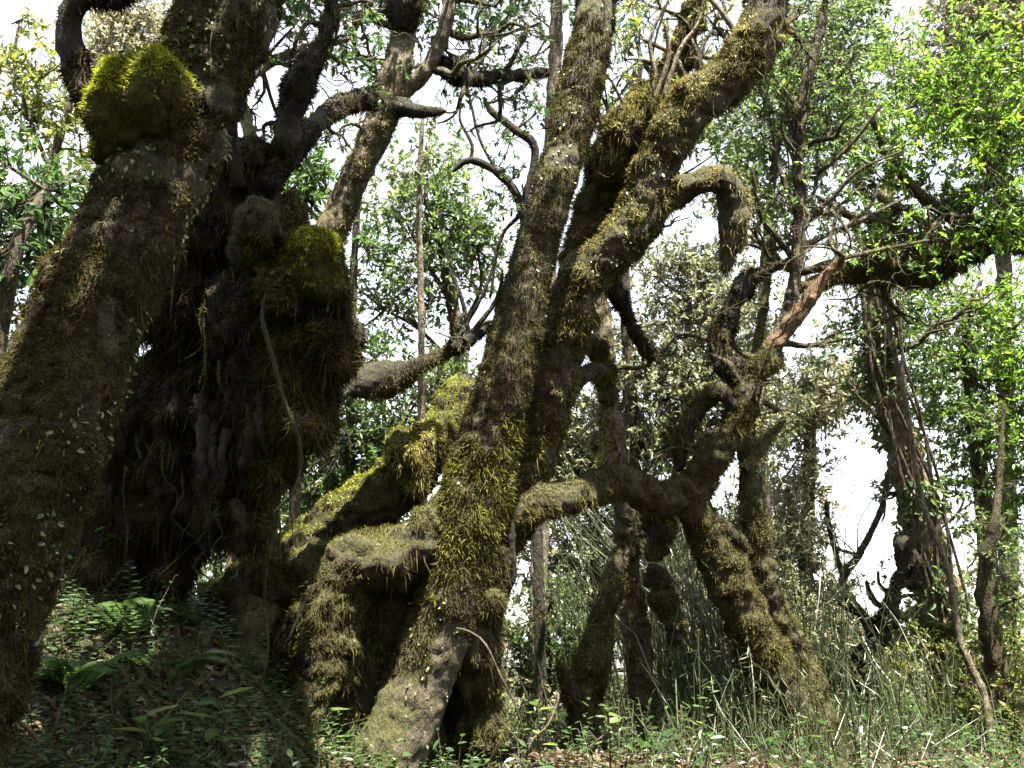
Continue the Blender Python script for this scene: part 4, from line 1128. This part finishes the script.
def far_forest():
    mb = MB()
    r = np.random.default_rng(77)
    for k in range(46):
        px = r.uniform(-150, 1200)
        d = r.uniform(15, 22)
        py = r.uniform(600, 720) if 800 < px < 960 else r.uniform(540, 720)
        c, R = at(px, py, d), r.uniform(.55, 1.1)
        crown_blob(mb, c, (R, R, R * .85), int(700 * R * R), .09, sd(), None, -.12, .45, 0, 1, .5, 8, .45, .03)
    o = mb.build('far_forest', ['leaf_grey', 'twig'], smooth=False)
    o['kind'] = 'stuff'
    tag(o, 'mass of grey-green foliage on the slope falling away behind the trees', 'forest')


far_forest()

bgtree('understory_tree', 'low fine-leaved shrub among the bamboo grass beneath the leaning trunks', [(745, 790, 6.9, 10), (742, 720, 6.9, 7), (738, 690, 6.9, 4)],
       [(710, 690, 7.2, 26), (735, 720, 6.8, 28), (770, 735, 6.7, 22), (690, 730, 6.8, 24), (830, 740, 7.2, 26), (870, 725, 7.4, 24), (800, 765, 6.6, 24), (660, 700, 7.2, 20), (840, 690, 7.8, 24), (860, 740, 7.0, 26), (905, 740, 7.2, 26), (780, 690, 7.6, 20), (700, 765, 6.2, 24), (760, 775, 6.0, 24), (830, 775, 6.2, 26), (900, 775, 6.4, 26)], 'leaf_mid', .85, .045, -.05)
bgtree('understory_tree', 'ferny pale shrub filling the gap between the shaggy stump and the leaning trunks', [(700, 770, 8, 10), (698, 680, 8, 7), (694, 640, 8, 4)],
       [(690, 640, 8, 24), (700, 600, 8, 20), (715, 680, 7.8, 24), (680, 690, 7.8, 22), (560, 690, 8.2, 24), (530, 710, 7.6, 24), (590, 720, 7.6, 22)], 'leaf_pale', .5, .04, 0)

# ================================================================== VINES
def vine(name, label, cat, pts, mats=('twig',), fz=0, seg=7, world=False):
    p = px_pts(pts) if not world else pts
    mb = MB()
    s = sd()
    V, Q, N = tube(p, .025, seg, .25, .002, s)
    mb.add(V, Q, 0)
    if fz:
        fuzz(mb, V, Q, fz, .015, .005, 1, .6, s)
    o = mb.build(name, list(mats))
    return tag(o, label, cat)


vine('liana', 'brown liana looping down the front of the dark root mass', 'vine', [(274, 268, 4.12, 2.1), (270, 285, 4.0, 3.5), (262, 315, 3.95, 4.9), (272, 355, 3.95, 4.9), (284, 400, 3.95, 4.2), (296, 430, 3.95, 4.2), (301, 462, 4, 4.2), (294, 492, 4, 3.5), (276, 512, 4, 3.5), (272, 535, 4.1, 3.5), (266, 570, 4.2, 2.8), (264, 610, 4.3, 2.8), (268, 650, 4.3, 2.8), (258, 700, 4.3, 2.8), (250, 760, 4.3, 2.8)], ('bark_mossy', 'moss_brown'), 9000)
vine('liana', 'dark mossy liana hanging beside the middle trunk below the low bough', 'vine', [(508, 520, 5.1, 12), (511, 550, 5.1, 12), (512, 575, 5.1, 11), (504, 595, 5.1, 9), (499, 606, 5.1, 6)], ('bark_dark', 'moss_dark'), 9000)
vine('liana', 'long yellowish liana slanting down past the vine-wrapped trunk', 'vine', [(850, 120, 7.8, 4), (868, 220, 7.8, 5), (885, 310, 7.7, 6), (905, 400, 7.6, 5), (922, 500, 7.6, 6), (948, 570, 7.5, 7), (960, 640, 7.4, 8), (985, 700, 7.3, 10), (994, 770, 7.2, 11), (1002, 840, 7.2, 11)], ('bark_pale', 'moss_tan'), 3000)
vine('stick', 'pale bare stick slanting out of the mossy roots', 'stick', [(288, 640, 4.4, 2.2), (300, 612, 4.38, 3), (312, 585, 4.35, 2)], ('twig_pale',), 0, 5)
vine('stick', 'pale broken branch lying on the bush right of the middle trunk', 'stick', [(578, 438, 6.2, 4), (590, 424, 6.2, 5), (604, 415, 6.2, 4), (612, 405, 6.2, 2)], ('twig_pale',), 0, 5)
vine('stick', 'reddish dead stick lying on the bank at the lower left corner', 'stick', [(-10, 712, 3.1, 6), (10, 718, 3.1, 6), (28, 728, 3.1, 5), (38, 742, 3.1, 3)], ('wood_raw',), 0, 6)
vine('creeper', 'yellow-green creeper stem curving among the leaves at bottom centre', 'vine', [(520, 790, 5.2, 3), (530, 745, 5.2, 3), (548, 725, 5.2, 3), (558, 700, 5.2, 3), (556, 690, 5.2, 2)], ('twig_pale',), 0, 5)
vine('creeper', 'thin creeper arching over the gap at the foot of the middle trunk', 'vine', [(456, 628, 4.7, 2), (470, 632, 4.7, 2.5), (485, 644, 4.7, 3), (500, 675, 4.7, 3), (515, 705, 4.7, 2), (525, 735, 4.7, 2)], ('twig',), 0, 5)

# ================================================================== PLANTS
def fern(label, base, n=8, L=.5, seed=0, mat='leaf_mid', group='ferns on the bank'):
    r = np.random.default_rng(seed)
    base = np.asarray(base, float)
    o = thing('fern', label, 'fern', base, group)
    for k in range(n):
        a = k / n * 2 * math.pi + r.normal(0, .3)
        l = L * r.uniform(.7, 1.15)
        t = np.linspace(0, 1, 16)
        hd = np.array([math.cos(a), math.sin(a), 0])
        rise = r.uniform(.7, 1.3)
        C = base + hd * (t * l * .85)[:, None] + np.array([0, 0, 1.0]) * ((t * rise - t ** 2 * (rise * .75)) * l * 1.3)[:, None]
        mb = MB()
        V, Q, N = tube([tuple(c) + (.003 * (1 - .8 * tt),) for c, tt in zip(C[::3], t[::3])], .04, 4, 0, 0)
        mb.add(V, Q, 1)
        T = norm(np.gradient(C, axis=0))
        S = norm(np.cross(T, [0, 0, 1.0]))
        Nn = np.cross(S, T)
        tt = np.linspace(.12, .99, 24)
        PC = np.stack([np.interp(tt, t, C[:, i]) for i in range(3)], -1)
        TT = np.stack([np.interp(tt, t, T[:, i]) for i in range(3)], -1)
        SS = np.stack([np.interp(tt, t, S[:, i]) for i in range(3)], -1)
        NN = np.stack([np.interp(tt, t, Nn[:, i]) for i in range(3)], -1)
        pl = l * .24 * np.sin(np.clip(tt * 1.05, 0, 1) * math.pi) ** .6 * (1 - .4 * tt)
        for s in (-1, 1):
            leafgeo(mb, PC, SS * s + TT * .45, NN, pl, pl * .26 + .002, 0, .05, .2)
        mb.build('frond', [mat, 'twig'], o, smooth=False)
    return o


def herb(label, base, h=.35, n=9, L=.13, seed=0, mat='leaf_mid', wr=.32, group='broad-leaved herbs on the bank'):
    r = np.random.default_rng(seed)
    base = np.asarray(base, float)
    o = thing('herb', label, 'plant', base, group)
    mb = MB()
    top = base + np.array([r.normal(0, .06), r.normal(0, .06), h])
    V, Q, N = tube([tuple(base - [0, 0, .03]) + (.006,), tuple((base + top) / 2 + r.normal(0, .02, 3)) + (.005,), tuple(top) + (.003,)], .03, 5, 0, 0)
    mb.add(V, Q, 0)
    mb.build('stem', ['grass_stem'], o)
    mb = MB()
    t = np.linspace(.25, 1, n)[:, None]
    P = base * (1 - t) + top * t
    a = np.arange(n) * 2.4 + r.random()
    D = np.stack([np.cos(a), np.sin(a), r.uniform(.1, .7, n)], -1)
    Ls = L * r.uniform(.7, 1.2, n)
    leafgeo(mb, P, D, norm(np.stack([r.normal(0, .25, n), r.normal(0, .25, n), np.ones(n)], -1)), Ls, Ls * wr, 0, .2, .3)
    mb.build('foliage', [mat], o, smooth=False)
    return o


for k, (px, py, L, lab) in enumerate([
        (130, 640, .34, 'small fern on the dark bank under the root mass'), (165, 690, .36, 'fern on the bank in front of the root mass'),
        (75, 700, .30, 'dark fern growing at the foot of the broad left trunk'), (60, 690, .22, 'tiny fern beside the broad left trunk'),
        (300, 705, .36, 'fern arching out below the mossy root heap'), (335, 720, .34, 'drooping fern under the arching roots next to the middle trunk'),
        (575, 735, .34, 'sunlit fern at bottom centre right of the middle trunk'), (655, 755, .3, 'fern beside the foot of the thin mossy pole')]):
    fern(lab, ray_ground(px, py), 7, L, 900 + k, 'leaf_dark')
for k, (px, py, h, L, lab) in enumerate([
        (165, 760, .16, .14, 'broad-leaved herb at the bottom edge below the root mass'), (215, 752, .2, .15, 'pointed-leaf herb on the leaf litter at lower left'),
        (330, 755, .26, .15, 'long-leaved herb at the left foot of the middle trunk'), (355, 740, .22, .13, 'green herb touching the bare foot of the middle trunk'),
        (455, 765, .34, .10, 'leafy herb at the right foot of the middle trunk'), (500, 770, .40, .10, 'taller herb between the middle trunk and the stump'),
        (545, 770, .34, .10, 'herb with spread leaves below the sunlit fern'), (610, 775, .32, .10, 'herb in front of the shaggy stump'),
        (690, 765, .42, .07, 'small-leaved seedling between the pole and the bamboo grass'), (675, 720, .40, .06, 'pale seedling right of the thin mossy pole'),
        (470, 720, .30, .09, 'herb growing on the moss beside the middle trunk'), (525, 700, .34, .09, 'herb against the dark gap right of the middle trunk')]):
    herb(lab, ray_ground(px, min(py, 790)), h, 9 if k < 4 else 13, L, 950 + k, 'leaf_mid', .32 if k < 4 else .42)


def bamboo(label, cx, cy, n, h, spread, seed, group='bamboo grass clumps'):
    n = int(n * .95)
    r = np.random.default_rng(seed)
    o = thing('bamboo_grass', label, 'bamboo grass', (cx, cy, float(H(cx, cy))), group)
    mb = MB()
    x = cx + r.normal(0, spread, n)
    y = cy + r.normal(0, spread * .8, n)
    B = np.stack([x, y, H(x, y) - .02], -1)
    hh = h * r.uniform(.5, 1.2, n)
    lean = r.normal(0, .25, (n, 2)) + [-.18, 0]
    Tm = B + np.stack([lean[:, 0] * hh * .35, lean[:, 1] * hh * .35, hh * .6], -1)
    Tt = Tm + np.stack([lean[:, 0] * hh * .7, lean[:, 1] * hh * .7, hh * .4], -1)
    twigs(mb, B, Tm, .0045, .004, 0, .02, seed)
    twigs(mb, Tm, Tt, .003, .0015, 0, .04, seed + 1)
    per = 9
    f = r.random((n * per, 1))
    P = np.repeat(Tm, per, 0) * (1 - f) + np.repeat(Tt, per, 0) * f
    D = norm(np.stack([r.normal(0, 1, n * per), r.normal(0, 1, n * per), r.normal(.1, .6, n * per)], -1))
    L = r.uniform(.03, .085, n * per)
    leafgeo(mb, P, D, norm(r.normal(0, .5, (n * per, 3)) + [0, 0, 1]), L, np.full(n * per, .006), 0, .1, .5)
    # arching basal blades
    m = n * 6
    x = cx + r.normal(0, spread * 1.2, m)
    y = cy + r.normal(0, spread, m)
    B = np.stack([x, y, H(x, y)], -1)
    D = norm(np.stack([r.normal(0, .5, m), r.normal(0, .5, m), np.full(m, 1.0)], -1))
    L = r.uniform(.2, .55, m)
    leafgeo(mb, B, D, norm(np.stack([r.normal(0, 1, m), r.normal(0, 1, m), np.full(m, .2)], -1)), L, np.full(m, .005), 0, .1, .3)
    mb.build('stems', ['grass_stem'], o, smooth=False)
    return o


for lab, px, py, d, n, h, s, sdv in [
        ('bamboo grass filling the hollow left of the two leaning trunks', 725, 760, 6.4, 190, 1.45, .34, 61),
        ('tall pale-stemmed bamboo grass behind the two leaning trunks', 745, 735, 7.2, 200, 1.9, .46, 62),
        ('dark bamboo grass clump in front of the bases of the leaning trunks', 770, 790, 5.6, 80, .6, .34, 63),
        ('wispy bamboo grass behind the shaggy stump and pole', 660, 735, 7.4, 170, 2.0, .42, 64),
        ('bamboo grass on the slope right of the leaning trunks', 870, 770, 6.6, 110, 1.0, .34, 65)]:
    p = at(px, py, d)
    bamboo(lab, p[0], p[1], n, h, s, sdv)
# dead log on the sunlit slope
vine('fallen_log', 'short pale dead log lying on the sunlit slope at lower right', 'log', [(900, 735, 7.4, 9), (915, 745, 7.2, 12), (930, 758, 7.0, 12), (945, 775, 6.8, 11)], ('bark_pale', 'moss_tan'), 600, 9)

# ================================================================== LIGHT, SKY, CAMERA
SUN_EL, SUN_AZ = 66, 160          # degrees; azimuth clockwise from the view direction (+Y)
w = bpy.data.worlds.new('World')
SC.world = w
w.use_nodes = True
nt = w.node_tree
nt.nodes.clear()
sky = nt.nodes.new('ShaderNodeTexSky')
sky.sky_type = 'NISHITA'
sky.sun_disc = False
sky.sun_elevation = math.radians(SUN_EL)
sky.sun_rotation = math.radians(SUN_AZ)
sky.air_density = 1.0
sky.dust_density = 1.0
bg = nt.nodes.new('ShaderNodeBackground')
bg.inputs['Strength'].default_value = .062
ow = nt.nodes.new('ShaderNodeOutputWorld')
hsv = nt.nodes.new('ShaderNodeHueSaturation')
hsv.inputs['Saturation'].default_value = .3      # sky colour desaturated towards white
nt.links.new(sky.outputs[0], hsv.inputs['Color'])
nt.links.new(hsv.outputs[0], bg.inputs[0])
nt.links.new(bg.outputs[0], ow.inputs[0])

sl = bpy.data.lights.new('sun', 'SUN')
sl.energy = 5.0
sl.angle = math.radians(.53)
sl.color = (1, .94, .82)
so = bpy.data.objects.new('sun', sl)
COL.objects.link(so)
from mathutils import Vector
e, a = math.radians(SUN_EL), math.radians(SUN_AZ)
dirv = Vector((math.sin(a) * math.cos(e), math.cos(a) * math.cos(e), math.sin(e)))
so.rotation_euler = (-dirv).to_track_quat('-Z', 'Y').to_euler()
so.location = (0, 0, 20)

cd = bpy.data.cameras.new('camera')
cam = bpy.data.objects.new('camera', cd)
COL.objects.link(cam)
cam.location = tuple(CAM)
cam.rotation_euler = (math.pi / 2 + PITCH, 0, 0)
cd.sensor_width = 36
cd.lens = 36 * F / 1024
cd.clip_start = .05
cd.clip_end = 2000
SC.camera = cam

SC.view_settings.view_transform = 'Standard'
SC.view_settings.look = 'None'
SC.view_settings.exposure = 3.3
SC.view_settings.gamma = 1
SC.view_settings.use_curve_mapping = False
SC.render.engine = 'CYCLES'
cy = SC.cycles
cy.use_denoising = True
cy.max_bounces = 5
cy.diffuse_bounces = 4
cy.glossy_bounces = 2
cy.transmission_bounces = 4
cy.transparent_max_bounces = 8
cy.caustics_reflective = False
cy.caustics_refractive = False
cy.sample_clamp_indirect = 6
